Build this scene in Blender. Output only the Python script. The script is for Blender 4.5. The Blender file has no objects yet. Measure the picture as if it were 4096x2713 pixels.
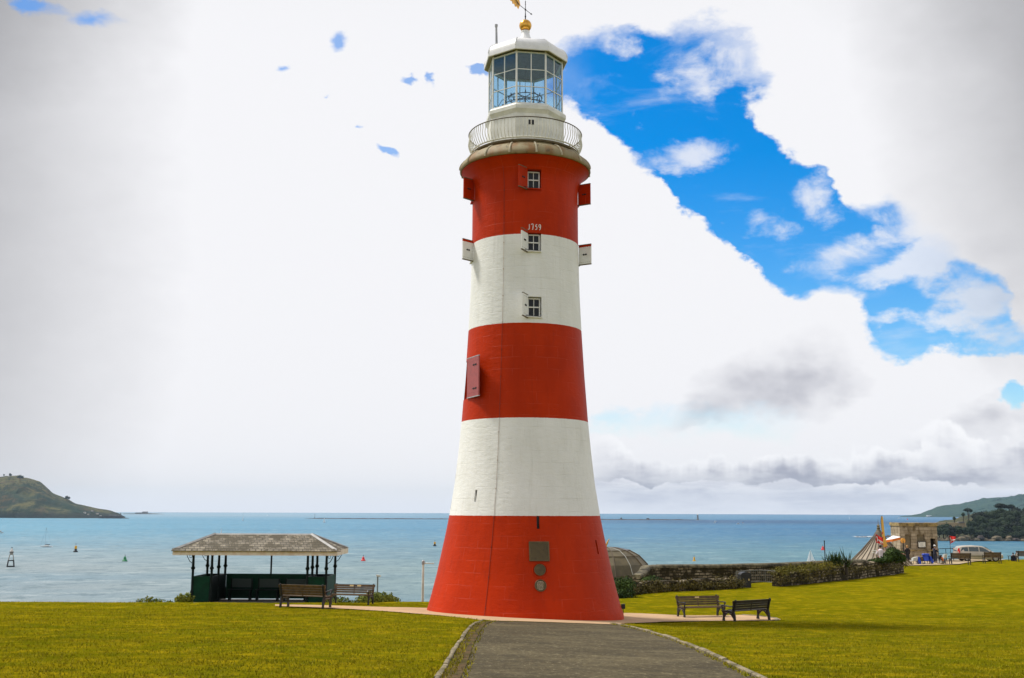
import bpy, bmesh, math, random
import numpy as np
from mathutils import Vector, Matrix, noise as mnoise, geometry as mgeo
from math import sin, cos, pi, radians as R, atan2, hypot, sqrt

S = bpy.context.scene
C = S.collection
rng = random.Random(7)

# ------------------------------------------------------------------ camera
FPX, CX, CY = 4250.0, 2048.0, 1356.5           # focal length in photo pixels, principal point
TH = math.atan((2042.0 - CY) / FPX)            # upward pitch
ROLL = R(0.2)
CAM = Vector((-0.468, -38.0, 3.585))
cd = bpy.data.cameras.new('camera')
cam = bpy.data.objects.new('camera', cd)
C.objects.link(cam)
cd.sensor_width = 36.0
cd.lens = FPX / 4096.0 * 36.0
cd.clip_start = 0.1
cd.clip_end = 60000
CROT = Matrix.Rotation(pi / 2 + TH, 3, 'X') @ Matrix.Rotation(ROLL, 3, 'Z')
cam.matrix_world = Matrix.Translation(CAM) @ CROT.to_4x4()
S.camera = cam

def ray(px, py):
    return CROT @ Vector((px - CX, CY - py, -FPX))
def at(px, py, Y):                             # point seen at a pixel, in the plane y = Y
    d = ray(px, py); return CAM + d * ((Y - CAM.y) / d.y)
def atz(px, py, z):                            # point seen at a pixel, on the level z
    d = ray(px, py); return CAM + d * ((z - CAM.z) / d.z)

# ------------------------------------------------------------------ node helper
class NT:
    def __init__(self, nt): self.nt = nt
    def n(self, t, props=None, **ins):
        nd = self.nt.nodes.new(t)
        for k, v in (props or {}).items(): setattr(nd, k, v)
        for k, v in ins.items():
            key = int(k[1:]) if (k[0] == 'i' and k[1:].isdigit()) else k.replace('_', ' ')
            self.set(nd.inputs[key], v)
        return nd
    def set(self, sock, v):
        if isinstance(v, bpy.types.NodeSocket): self.nt.links.new(v, sock)
        elif isinstance(v, bpy.types.Node): self.nt.links.new(v.outputs[0], sock)
        else:
            if sock.type == 'RGBA' and len(v) == 3: v = (*v, 1.0)
            sock.default_value = v
    def m(self, op, a, b=0.0, c=None, clamp=False):
        nd = self.n('ShaderNodeMath', {'operation': op, 'use_clamp': clamp}, i0=a, i1=b)
        if c is not None: self.set(nd.inputs[2], c)
        return nd.outputs[0]
    def vm(self, op, a, b=(0, 0, 0)):
        return self.n('ShaderNodeVectorMath', {'operation': op}, i0=a, i1=b).outputs[0]
    def mix(self, f, a, b, t='MIX'):
        nd = self.n('ShaderNodeMix', {'data_type': 'RGBA', 'blend_type': t, 'clamp_factor': True})
        self.set(nd.inputs[0], f); self.set(nd.inputs[6], a); self.set(nd.inputs[7], b)
        return nd.outputs[2]
    def ramp(self, f, lo, hi, a=0.0, b=1.0, smooth=True):
        nd = self.n('ShaderNodeMapRange', {'interpolation_type': 'SMOOTHSTEP' if smooth else 'LINEAR'}, i0=f, i1=lo, i2=hi, i3=a, i4=b)
        return nd.outputs[0]
    def noise(self, vec, scale, detail=4.0, rough=0.55, dist=0.0):
        nd = self.n('ShaderNodeTexNoise', None, Scale=scale, Detail=detail, Roughness=rough, Distortion=dist)
        if vec is not None: self.set(nd.inputs['Vector'], vec)
        return nd.outputs[0]
    def sep(self, v): return self.n('ShaderNodeSeparateXYZ', None, i0=v).outputs
    def comb(self, x, y, z): return self.n('ShaderNodeCombineXYZ', None, i0=x, i1=y, i2=z).outputs[0]

# ------------------------------------------------------------------ world: Nishita sky under broken cloud
SUN_DIR = Vector((-0.80, 0.30, 0.0)).normalized() * cos(R(57)) + Vector((0, 0, sin(R(57))))
SUN_AZ = atan2(SUN_DIR.x, SUN_DIR.y)
w = bpy.data.worlds.new('World'); S.world = w
w.use_nodes = True
w.node_tree.nodes.clear()
W = NT(w.node_tree)
tc = W.n('ShaderNodeTexCoord').outputs['Generated']
sky = W.n('ShaderNodeTexSky', {'sky_type': 'NISHITA', 'sun_disc': False, 'sun_elevation': R(57), 'sun_rotation': SUN_AZ,
                              'air_density': 1.0, 'dust_density': 0.6, 'ozone_density': 2.0}).outputs[0]
dx, dy, dz = W.sep(tc)
dyc = W.m('MAXIMUM', dy, 0.12)
uv = W.comb(W.m('DIVIDE', dx, dyc), W.m('DIVIDE', dz, dyc), 0.0)      # direction on the plane straight out to sea

st = W.vm('MULTIPLY', tc, (1.0, 1.0, 1.6))
w1 = W.n('ShaderNodeTexNoise', None, Vector=st, Scale=7.0, Detail=5.0, Roughness=.6).outputs[1]
w2_ = W.n('ShaderNodeTexNoise', None, Vector=st, Scale=38.0, Detail=6.0, Roughness=.65).outputs[1]
wp = W.vm('ADD', W.vm('MULTIPLY', W.vm('SUBTRACT', w1, (.5, .5, .5)), (.085, .070, 0)), W.vm('MULTIPLY', W.vm('SUBTRACT', w2_, (.5, .5, .5)), (.024, .021, 0)))
uvw = W.vm('ADD', uv, wp)
def blobs(lst, mx=False):
    """sum of elliptical patches of sky, (x, y, rx, ry, turn, weight), given as directions"""
    acc = None
    for (x, y, rx, ry, a, wt) in lst:
        k = 1.7305
        d0, d1, d2 = ray(x * k, y * k), ray(x * k + 10, y * k), ray(x * k, y * k - 10)
        f = lambda d: Vector((d.x / d.y, d.z / d.y))
        sx = (f(d1) - f(d0)).x / 10 * k; sy = (f(d2) - f(d0)).y / 10 * k
        mp = W.n('ShaderNodeMapping', {'vector_type': 'TEXTURE'}, Vector=uvw)
        c = f(d0)
        mp.inputs['Location'].default_value = (c.x, c.y, 0)
        mp.inputs['Rotation'].default_value = (0, 0, R(-a))
        mp.inputs['Scale'].default_value = (rx * sx, ry * sy, 1)
        g = W.n('ShaderNodeTexGradient', {'gradient_type': 'SPHERICAL'}, Vector=mp.outputs[0]).outputs['Fac']
        acc = W.m('MULTIPLY', g, wt) if acc is None else W.m('MULTIPLY_ADD', g, wt, acc)
    return acc
# openings in the cloud, thin veils in them, and grey bases
GAPS = [(1400, 165, 200, 150, 0, 1.1), (1625, 150, 235, 165, 0, 1.1), (1585, 300, 255, 180, 30, 1.2), (1740, 440, 230, 175, 35, 1.2),
        (1880, 560, 220, 150, 25, 1.2), (2030, 570, 200, 170, 10, 1.0), (2160, 690, 200, 150, 20, 1.1), (2070, 765, 110, 95, 0, 0.8),
        (1835, 640, 75, 90, 0, 0.7), (1900, 440, 80, 60, 0, 0.5), (2050, 470, 90, 70, 0, 0.5),
        (90, 20, 105, 36, 6, 0.9), (235, 52, 125, 42, 8, 0.9), (781, 106, 48, 40, 20, 1.0), (672, 160, 36, 18, -5, .85), (968, 176, 42, 20, 8, .95), (1020, 172, 26, 20, 40, .7),
        (783, 230, 20, 18, 0, .7), (838, 290, 26, 14, 10, .75), (898, 360, 50, 22, 35, .8), (1122, 156, 34, 20, 0, 1.0),
        (2260, 715, 190, 120, 10, 0.62), (2350, 790, 130, 60, 0, 0.4), (1700, 990, 360, 85, 2, 0.85), (2350, 915, 90, 60, 0, .7), (1400, 965, 180, 50, 0, .5)]
VEILS = [(1424, 96, 80, 60, 20, .85), (1674, 118, 150, 95, 25, .95), (1590, 188, 110, 75, 30, .75), (1595, 352, 150, 55, -8, .95), (1500, 285, 60, 40, 0, .5), (1761, 500, 95, 60, 10, .9),
         (1886, 440, 70, 65, 0, .7), (1955, 548, 150, 50, -10, .9), (2065, 420, 150, 120, 20, 1.0), (2150, 545, 140, 160, 30, 1.0), (2095, 615, 165, 62, -20, 1.3), (1940, 625, 170, 52, 10, .7),
         (2130, 752, 200, 26, 2, .9), (2225, 670, 130, 130, 0, .75), (2310, 735, 160, 110, 0, 1.0), (1660, 205, 60, 60, 0, .8)]
GREYS = [(1850, 885, 360, 120, -10, .85), (1990, 905, 150, 60, 0, .3), (1600, 975, 210, 60, -12, .35), (2290, 965, 190, 60, 0, .65), (2330, 1030, 200, 120, 0, .3),
         (1760, 1105, 150, 75, 0, .55), (1540, 1118, 260, 40, 0, .45), (1600, 1160, 330, 40, 0, .25), (1960, 1165, 420, 40, 0, .4),
         (2300, 700, 240, 260, 0, .30), (2100, 1050, 90, 60, 0, .4)]
DIM = [(2480, 250, 520, 760, 0, 1.0), (-160, 500, 640, 1500, 0, .95), (-80, -80, 640, 360, 0, .6), (2330, -80, 640, 280, 0, .4)]  # cloud greyed towards the sides and corners, imitating a lens vignette
WHITES = [(1480, 800, 420, 330, 0, .4), (2080, 890, 230, 190, 0, .8), (1500, 1060, 260, 70, 0, .5), (1770, 1060, 240, 90, 0, .7), (2090, 1020, 60, 45, 0, .6)]
n1 = W.noise(st, 5.0, 8.0, 0.58, 0.25)
n2 = W.noise(W.vm('ADD', st, (3.1, 1.7, 0.4)), 17.0, 8.0, 0.62, 0.3)
n3 = W.noise(W.vm('MULTIPLY', W.vm('ADD', st, (7, 2, 5)), (1, 1, 2.2)), 8.0, 7.0, 0.6, 0.4)
nb = W.noise(W.vm('MULTIPLY', W.vm('ADD', st, (1, 6, 2)), (1, 1, 3.2)), 9.0, 7.0, .6, .3)
vor = W.n('ShaderNodeTexVoronoi', {'feature': 'F1'}, Vector=W.vm('ADD', W.vm('MULTIPLY', st, (1, 1, .75)), W.vm('MULTIPLY', w1, (.05, .05, .05))), Scale=20.0).outputs[0]
vor2 = W.n('ShaderNodeTexVoronoi', {'feature': 'F1'}, Vector=W.vm('ADD', W.vm('MULTIPLY', st, (1, 1, .9)), W.vm('MULTIPLY', w2_, (.02, .02, .02))), Scale=62.0).outputs[0]
puff = W.m('MULTIPLY_ADD', vor2, .35, W.m('MULTIPLY_ADD', n2, -.30, vor))
gap = blobs(GAPS); veil = blobs(VEILS)
fld = W.m('MULTIPLY_ADD', W.m('SUBTRACT', n1, 0.5), 0.5, gap)
fld = W.m('MULTIPLY_ADD', W.m('SUBTRACT', n2, 0.5), 0.75, fld)
veil = W.m('MULTIPLY_ADD', W.m('SUBTRACT', n2, 0.5), W.ramp(veil, .0, .3, .0, 3.2), veil)
veil = W.m('MULTIPLY', W.ramp(W.m('MULTIPLY_ADD', W.m('SUBTRACT', n1, 0.5), .6, veil), .20, 1.15), .78)
vis = W.ramp(dy, 0.05, 0.3)
other = W.ramp(n1, 0.56, 0.70)                                        # the sky behind and overhead: random openings
soft = W.m('MULTIPLY_ADD', blobs([(1640, 120, 300, 170, 0, .45), (2120, 520, 260, 300, 20, .9), (1350, 120, 160, 90, 0, .5), (1900, 640, 160, 80, 0, .4), (500, 150, 800, 400, 0, .7), (1700, 985, 600, 160, 0, 1.0)]), 0.85, 0.20)
hole = W.ramp(fld, 0.31, W.m('MULTIPLY_ADD', soft, W.m('MULTIPLY_ADD', n3, 1.4, 0.25), 0.31))
hole = W.m('MULTIPLY', hole, W.ramp(blobs([(500, 200, 900, 500, 0, 1.0), (1720, 985, 700, 160, 0, 1.2)]), 0.0, 0.25, 1.0, 0.68))
hole = W.m('ADD', W.m('MULTIPLY', hole, vis), W.m('MULTIPLY', other, W.m('SUBTRACT', 1.0, vis)))
wisp = W.m('MULTIPLY', W.ramp(n3, 0.52, 0.85), 0.5)
hole = W.m('MULTIPLY', hole, W.m('SUBTRACT', 1.0, wisp))
hole = W.m('MULTIPLY', hole, W.m('SUBTRACT', 1.0, veil))
grey = W.m('SUBTRACT', blobs(GREYS), blobs(WHITES))
low = blobs([(1900, 1140, 800, 60, 0, 1.6)])
low = W.m('MULTIPLY', W.ramp(low, .0, .9), W.ramp(nb, .42, .62, -.1, .45))
grey = W.m('ADD', grey, low)
grey = W.m('MULTIPLY_ADD', W.m('ADD', W.m('SUBTRACT', .36, puff), W.m('MULTIPLY', W.m('SUBTRACT', n1, .5), 1.2)), W.ramp(grey, 0.0, .5, 0.0, 0.55), grey)
grey = W.m('MULTIPLY_ADD', W.m('SUBTRACT', n3, 0.5), W.ramp(grey, -0.2, 0.5, 0.05, 0.6), grey)
grey = W.m('MULTIPLY', W.ramp(grey, 0.02, 0.95, smooth=False), vis)
dim = W.m('MULTIPLY', W.ramp(blobs(DIM), 0.05, 1.0, smooth=False), vis)
def vrow(y): d = ray(1850 * 1.7305, y * 1.7305); return d.z / d.y
uvx, uvy, _z = W.sep(uv)
def banks(c):
    """rows of far cumulus towards the horizon: bright rounded tops over grey flat bases"""
    for (yt, yb, amp, x0, x1, fade, gs, seed) in ((985, 1105, 60, 2060, 2700, 130, 1.0, 0.0), (1035, 1128, 62, 1330, 2260, 150, .95, .31), (1112, 1162, 22, 1250, 2900, 200, .75, .62)):
        v0, v1 = vrow(yt), vrow(yb); sc_ = (v0 - v1) / (yb - yt); xa, xb = [(ray(x * 1.7305, 1050 * 1.7305).x / ray(x * 1.7305, 1050 * 1.7305).y) for x in (x0, x1)]; fd = fade * 1.73 / FPX
        roll = W.noise(W.comb(W.m('ADD', uvx, seed * 9), seed, 0.0), 13.0, 5.0, .62)
        e = W.m('SUBTRACT', uvy, v0)
        e = W.m('ADD', e, W.m('MULTIPLY', W.m('SUBTRACT', puff, .38), amp * sc_ * 1.5))
        e = W.m('ADD', e, W.m('MULTIPLY', W.m('SUBTRACT', roll, .5), amp * sc_ * 3.4))
        inside_ = W.ramp(e, amp * sc_ * .16, amp * sc_ * -.10)
        xm = W.m('MULTIPLY', W.ramp(uvx, xa, xa + fd), W.ramp(uvx, xb, xb - fd))
        xm = W.m('MULTIPLY', xm, W.ramp(uvy, v1 - 40 * sc_, v1 + 5 * sc_))
        dep = W.m('DIVIDE', W.m('MULTIPLY', e, -1.0), v0 - v1)
        sh = W.ramp(W.m('ADD', W.m('MULTIPLY_ADD', W.m('SUBTRACT', n2, .5), .9, dep), W.m('MULTIPLY', W.m('SUBTRACT', puff, .3), .55)), .12, .85)
        sh = W.m('MULTIPLY', sh, W.ramp(W.noise(W.comb(W.m('ADD', uvx, seed * 5 + 3), W.m('MULTIPLY', uvy, 3.0), 0.0), 8.0, 4.0, .6), .36, .56, .42, 1.0))
        cc = W.mix(W.m('MULTIPLY', sh, gs), (8.6, 8.6, 8.8), (3.3, 3.4, 4.2)) if seed < .5 else W.mix(W.m('MULTIPLY_ADD', sh, .5, W.ramp(nb, .42, .6, .0, .6)), (7.9, 7.9, 8.3), (5.0, 5.15, 6.0))
        c = W.mix(W.m('MULTIPLY', W.m('MULTIPLY', inside_, xm), vis), c, cc)
    return c
blue = W.n('ShaderNodeHueSaturation', None, Hue=0.503, Saturation=1.62, Value=1.5, Color=sky).outputs[0]
high = W.ramp(dz, 0.40, 0.75, 1.0, 0.72)
backs = W.ramp(dy, -0.4, 0.2, 0.92, 1.0)
white = W.m('MULTIPLY', W.m('MULTIPLY', high, backs), 8.1)
cloud = W.mix(grey, (1.0, 1.0, 1.03), (0.47, 0.475, 0.545))
cloud = W.mix(W.m('MULTIPLY', dim, .78), cloud, (.30, .30, .32))
cloud = W.n('ShaderNodeVectorMath', {'operation': 'SCALE'}, i0=cloud); W.set(cloud.inputs['Scale'], white)
col = W.mix(hole, cloud.outputs[0], blue)
col = banks(col)
hz = W.ramp(dz, 0.0, 0.02, 0.5, 0.0)
col = W.mix(hz, col, (7.6, 7.9, 8.8))
bg = W.n('ShaderNodeBackground', None, Color=col, Strength=0.1)
W.nt.links.new(bg.outputs[0], W.n('ShaderNodeOutputWorld').inputs[0])
w.cycles.sampling_method = 'MANUAL'; w.cycles.sample_map_resolution = 1024

sl = bpy.data.lights.new('sun', 'SUN'); sl.energy = 3.5; sl.angle = R(10); sl.color = (1.0, 0.965, 0.90)
so = bpy.data.objects.new('sun', sl); C.objects.link(so)
so.rotation_euler = (-SUN_DIR).to_track_quat('-Z', 'Y').to_euler()
S.view_settings.view_transform = 'Standard'; S.view_settings.look = 'None'
S.view_settings.exposure = 0.20; S.view_settings.gamma = 1.0

# ------------------------------------------------------------------ materials
def mat(name, col=(.5, .5, .5), rough=.7, metal=0.0, var=0.0, vscale=6.0, col2=None, bump=0.0, bscale=30.0, spec=0.5, fn=None):
    m = bpy.data.materials.new(name); m.use_nodes = True
    m.node_tree.nodes.clear(); T = NT(m.node_tree)
    pos = T.n('ShaderNodeNewGeometry').outputs['Position']
    b = T.n('ShaderNodeBsdfPrincipled', None, Roughness=rough, Metallic=metal)
    b.inputs['Specular IOR Level'].default_value = spec
    c = (*col, 1)
    if var or col2:
        nf = T.ramp(T.noise(pos, vscale, 5.0, .6), .35, .68)
        c2 = (*(col2 or [x * (1 - var) for x in col]), 1)
        c = T.mix(nf, c, c2)
    T.set(b.inputs['Base Color'], c)
    if bump:
        bp = T.n('ShaderNodeBump', None, Strength=bump, Distance=.02, Height=T.noise(pos, bscale, 5.0, .6))
        T.set(b.inputs['Normal'], bp.outputs[0])
    if fn: fn(T, b, pos)
    T.nt.links.new(b.outputs[0], T.n('ShaderNodeOutputMaterial').inputs[0])
    return m
M = {}
BANDS = (3.41, 6.675, 9.96, 13.128)
def _tower(T, b, pos):
    x, y, z = T.sep(pos)
    ang = T.n('ShaderNodeMath', {'operation': 'ARCTAN2'}, i0=x, i1=T.m('MULTIPLY', y, -1.0)).outputs[0]
    zz = T.m('MULTIPLY_ADD', T.m('SUBTRACT', T.noise(pos, 9.0, 3.0), .5), .02, z)
    s = T.m('GREATER_THAN', zz, BANDS[0])
    for i, bz in enumerate(BANDS[1:]):
        s = T.m('SUBTRACT' if i % 2 == 0 else 'ADD', s, T.m('GREATER_THAN', zz, bz))
    big = T.noise(T.vm('MULTIPLY', pos, (1, 1, .45)), 1.1, 5.0, .6)
    streak = T.ramp(T.noise(T.vm('MULTIPLY', pos, (1, 1, .05)), 7.0, 4.0, .6), .52, .74)
    red = T.mix(T.ramp(big, .3, .7), (.50, .032, .0010), (.41, .025, .0010))
    red = T.mix(T.m('MULTIPLY', streak, .35), red, (.31, .022, .003))
    wht = T.mix(T.ramp(big, .3, .72), (.84, .84, .81), (.76, .76, .72))
    wht = T.mix(T.m('MULTIPLY', streak, .35), wht, (.64, .63, .57))
    col = T.mix(s, red, wht)
    cv = T.comb(T.m('MULTIPLY', ang, 2.4), z, 0.0)
    wob = T.vm('ADD', cv, T.vm('MULTIPLY', T.n('ShaderNodeTexNoise', None, Vector=pos, Scale=2.0, Detail=3.0).outputs[1], (.10, .07, 0)))
    br = T.n('ShaderNodeTexBrick', {'offset': .5}, Vector=wob, Scale=1.0, i5=.012, i6=.5, i8=.92, i9=.40)
    patch = T.ramp(T.noise(pos, 1.3, 3.0), .45, .62, .12, 1.0)
    joint = T.m('MULTIPLY', br.outputs['Fac'], patch)
    col = T.mix(T.m('MULTIPLY', joint, T.m('MULTIPLY_ADD', s, -.18, .27)), col, T.mix(s, (.66, .11, .07), (.55, .53, .45)))
    T.set(b.inputs['Base Color'], col)
    fine = T.noise(pos, 22.0, 6.0, .65); mid = T.noise(T.vm('MULTIPLY', pos, (1, 1, 2.2)), 4.0, 5.0, .6)
    h = T.m('MULTIPLY_ADD', joint, -.55, T.m('MULTIPLY_ADD', fine, .35, T.m('MULTIPLY', mid, 1.1)))
    T.set(b.inputs['Normal'], T.n('ShaderNodeBump', None, Strength=.55, Distance=.024, Height=h).outputs[0])
M['tower'] = mat('banded_tower_paint', rough=.5, spec=.08, fn=_tower)
M['white'] = mat('white_paint', (.80, .79, .74), .4, var=.12, vscale=4, bump=.1)
M['lantern_white'] = mat('lantern_white_paint', (.76, .75, .67), .45, var=.18, vscale=3, bump=.15, bscale=14)
def _rail(T, b, pos):
    T.set(b.inputs['Base Color'], T.mix(T.ramp(T.noise(pos, 18.0, 4.0), .55, .75), (.70, .68, .58), (.36, .25, .14)))
M['rail_white'] = mat('weathered_rail_paint', rough=.5, fn=_rail)
def _corn(T, b, pos):
    a = T.ramp(T.noise(T.vm('MULTIPLY', pos, (1, 1, .5)), 2.6, 5.0), .38, .66)
    c = T.mix(a, (.27, .22, .115), (.22, .115, .036))
    c = T.mix(T.ramp(T.noise(pos, 5.0, 6.0), .55, .72), c, (.10, .076, .034))
    T.set(b.inputs['Base Color'], c)
M['cornice'] = mat('rust_stained_stone', rough=.7, bump=.3, bscale=12, fn=_corn)
M['roof_white'] = mat('cupola_paint', (.80, .79, .78), .32, var=.10, vscale=5, bump=.05)
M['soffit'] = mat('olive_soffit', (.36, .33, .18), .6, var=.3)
M['gold'] = mat('gilding', (.80, .42, .07), .30, .9, var=.35, vscale=5)
M['iron'] = mat('black_iron', (.025, .025, .027), .45, .3, var=.3)
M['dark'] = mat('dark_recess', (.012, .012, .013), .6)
def _strip(T, b, pos):
    z = T.sep(pos)[2]; s = T.m('GREATER_THAN', z, BANDS[0])
    for i, bz in enumerate(BANDS[1:]): s = T.m('SUBTRACT' if i % 2 == 0 else 'ADD', s, T.m('GREATER_THAN', z, bz))
    T.set(b.inputs['Base Color'], T.mix(s, (.17, .022, .010), (.46, .38, .32)))
M['copper'] = mat('painted_over_strip', rough=.6, fn=_strip)
M['seat_slate'] = mat('slate_blue_seat_paint', (.030, .050, .052), .5)
M['rail_dark'] = mat('dark_brown_handrail', (.10, .075, .045), .6)
M['cornice_rib'] = mat('pale_rib_stone', (.44, .38, .25), .7, var=.3)
M['gallery_edge'] = mat('shadow_brown_edge', (.16, .12, .06), .8, var=.4)  # shade below the lower rail, put into the floor's colour
M['lead'] = mat('lead_grey', (.42, .42, .44), .5, .1, var=.3)
M['bronze'] = mat('weathered_bronze', (.105, .072, .022), .5, .2, var=.4, vscale=7, bump=.3, bscale=60)
M['pale_letter'] = mat('pale_relief', (.52, .45, .33), .6)
M['room'] = mat('lantern_ceiling_grey', (.19, .19, .185), .7, var=.2)
def glass(name, tint, mixf, rough=.03, gl=(.9, .93, .95)):
    m = bpy.data.materials.new(name); m.use_nodes = True; m.node_tree.nodes.clear(); T = NT(m.node_tree)
    t = T.n('ShaderNodeBsdfTransparent', None, Color=tint); g = T.n('ShaderNodeBsdfGlossy', None, Color=gl, Roughness=rough)
    f = T.ramp(T.m('POWER', T.n('ShaderNodeLayerWeight', None, Blend=.5).outputs['Facing'], 3.0), .0, 1.0, mixf, .45)
    x = T.n('ShaderNodeMixShader', None, i0=f, i1=t.outputs[0], i2=g.outputs[0])
    T.nt.links.new(x.outputs[0], T.n('ShaderNodeOutputMaterial').inputs[0]); return m
M['glass'] = glass('lantern_glass', (.72, .85, .93), .04)
M['pane'] = mat('window_glass', (.012, .015, .018), .15, spec=.22)
M['car_glass'] = mat('car_glass', (.03, .05, .055), .06, spec=.9)
# land
def _lawn(T, b, pos):
    x, y, z = T.sep(pos)
    p2 = T.comb(x, y, 0.0)
    a = T.noise(p2, .35, 6.0, .62); c = T.noise(T.vm('ADD', p2, (9, 4, 0)), 1.7, 6.0, .65); d = T.noise(p2, 14.0, 5.0, .7)
    e = T.noise(T.vm('MULTIPLY', p2, (.7, 1.0, 0)), .9, 6.0, .65)
    big = T.noise(T.vm('ADD', p2, (31, 17, 0)), .085, 5.0, .6)
    col = T.mix(T.ramp(a, .36, .64), (.250, .198, .004), (.165, .160, .003))
    col = T.mix(T.m('MULTIPLY', T.ramp(big, .44, .62), .7), col, (.118, .122, .002))
    wv_ = T.n('ShaderNodeTexWave', {'bands_direction': 'Y'}, Vector=T.vm('ADD', p2, T.vm('MULTIPLY', p2, (-.55, .1, 0))), Scale=.075, Distortion=3.0, Detail=3.0).outputs[1]
    col = T.mix(T.m('MULTIPLY', T.ramp(wv_, .45, .75), .45), col, (.135, .118, .002))
    spk = T.noise(T.vm('ADD', p2, (3, 8, 0)), 2.3, 7.0, .78)
    col = T.mix(T.m('MULTIPLY', T.ramp(spk, .50, .60), .6), col, (.078, .092, .002))
    col = T.mix(T.m('MULTIPLY', T.ramp(c, .46, .66), .7), col, (.42, .30, .008))
    col = T.mix(T.m('MULTIPLY', T.ramp(e, .50, .64), .7), col, (.105, .122, .002))
    col = T.mix(T.m('MULTIPLY', T.ramp(d, .35, .62, 1.0, 0.0), .55), col, (.11, .095, .003))
    col = T.mix(T.m('MULTIPLY', T.ramp(T.noise(p2, 40.0, 3.0, .7), .55, .75), .35), col, (.40, .31, .04))
    T.set(b.inputs['Base Color'], col)
    h = T.m('ADD', T.noise(p2, 30.0, 5.0, .7), T.m('MULTIPLY', c, 1.0))
    T.set(b.inputs['Normal'], T.n('ShaderNodeBump', None, Strength=.9, Distance=.05, Height=h).outputs[0])
M['lawn'] = mat('lawn', rough=1.0, spec=0.0, fn=_lawn)
def _blade(T, b, pos):
    a = T.noise(pos, .9, 5.0, .6); c = T.noise(pos, 23.0, 2.0)
    col = T.mix(T.ramp(a, .35, .65), (.29, .232, .008), (.17, .17, .005))
    col = T.mix(T.m('MULTIPLY', T.ramp(c, .5, .7), .6), col, (.38, .29, .05))
    T.set(b.inputs['Base Color'], col)
M['blade'] = mat('grass_blades', rough=.9, spec=.03, fn=_blade)
def _tar(T, b, pos):
    a = T.noise(T.vm('MULTIPLY', pos, (.6, 1.0, 1)), .8, 8.0, .72); d = T.noise(T.vm('MULTIPLY', pos, (1, .55, 1)), 11.0, 7.0, .82); f = T.noise(T.vm('MULTIPLY', pos, (.5, 1.0, 1)), 2.6, 7.0, .75)
    col = T.mix(T.ramp(a, .38, .64), (.054, .041, .018), (.104, .082, .040))
    col = T.mix(T.m('MULTIPLY', T.ramp(f, .50, .62), .65), col, (.036, .029, .014))
    col = T.mix(T.m('MULTIPLY', T.ramp(d, .54, .66), .8), col, (.26, .22, .13)); col = T.mix(T.m('MULTIPLY', T.ramp(d, .36, .47, 1.0, 0.0), .85), col, (.022, .018, .010))
    T.set(b.inputs['Base Color'], col)
    T.set(b.inputs['Normal'], T.n('ShaderNodeBump', None, Strength=.8, Distance=.012, Height=d).outputs[0])
M['tarmac'] = mat('tarmac', rough=.9, spec=.2, fn=_tar)
def _gut(T, b, pos):
    n_ = T.noise(pos, 2.2, 5.0, .7); v = T.n('ShaderNodeTexVoronoi', {'feature': 'DISTANCE_TO_EDGE'}, Vector=pos, Scale=3.2).outputs[0]
    col = T.mix(T.ramp(n_, .4, .62), (.105, .066, .030), (.060, .050, .012)); col = T.mix(T.ramp(v, .0, .07, .8, 0.0), col, (.020, .016, .006))
    T.set(b.inputs['Base Color'], col)
M['gutter'] = mat('gutter_setts', rough=.9, spec=.1, bump=.6, bscale=12, fn=_gut)
def _apron(T, b, pos):
    a = T.noise(pos, 1.2, 5.0, .6); d = T.noise(pos, 26.0, 4.0, .7)
    col = T.mix(T.ramp(a, .35, .65), (.50, .33, .185), (.42, .28, .16)); col = T.mix(T.m('MULTIPLY', T.ramp(d, .52, .7), .5), col, (.30, .21, .13))
    T.set(b.inputs['Base Color'], col)
M['apron'] = mat('pinkish_paving', rough=.9, spec=.2, bump=.3, fn=_apron)
M['kerb'] = mat('kerb_stone', (.28, .225, .135), .85, col2=(.08, .066, .028), vscale=3, bump=.5, bscale=18)
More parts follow.
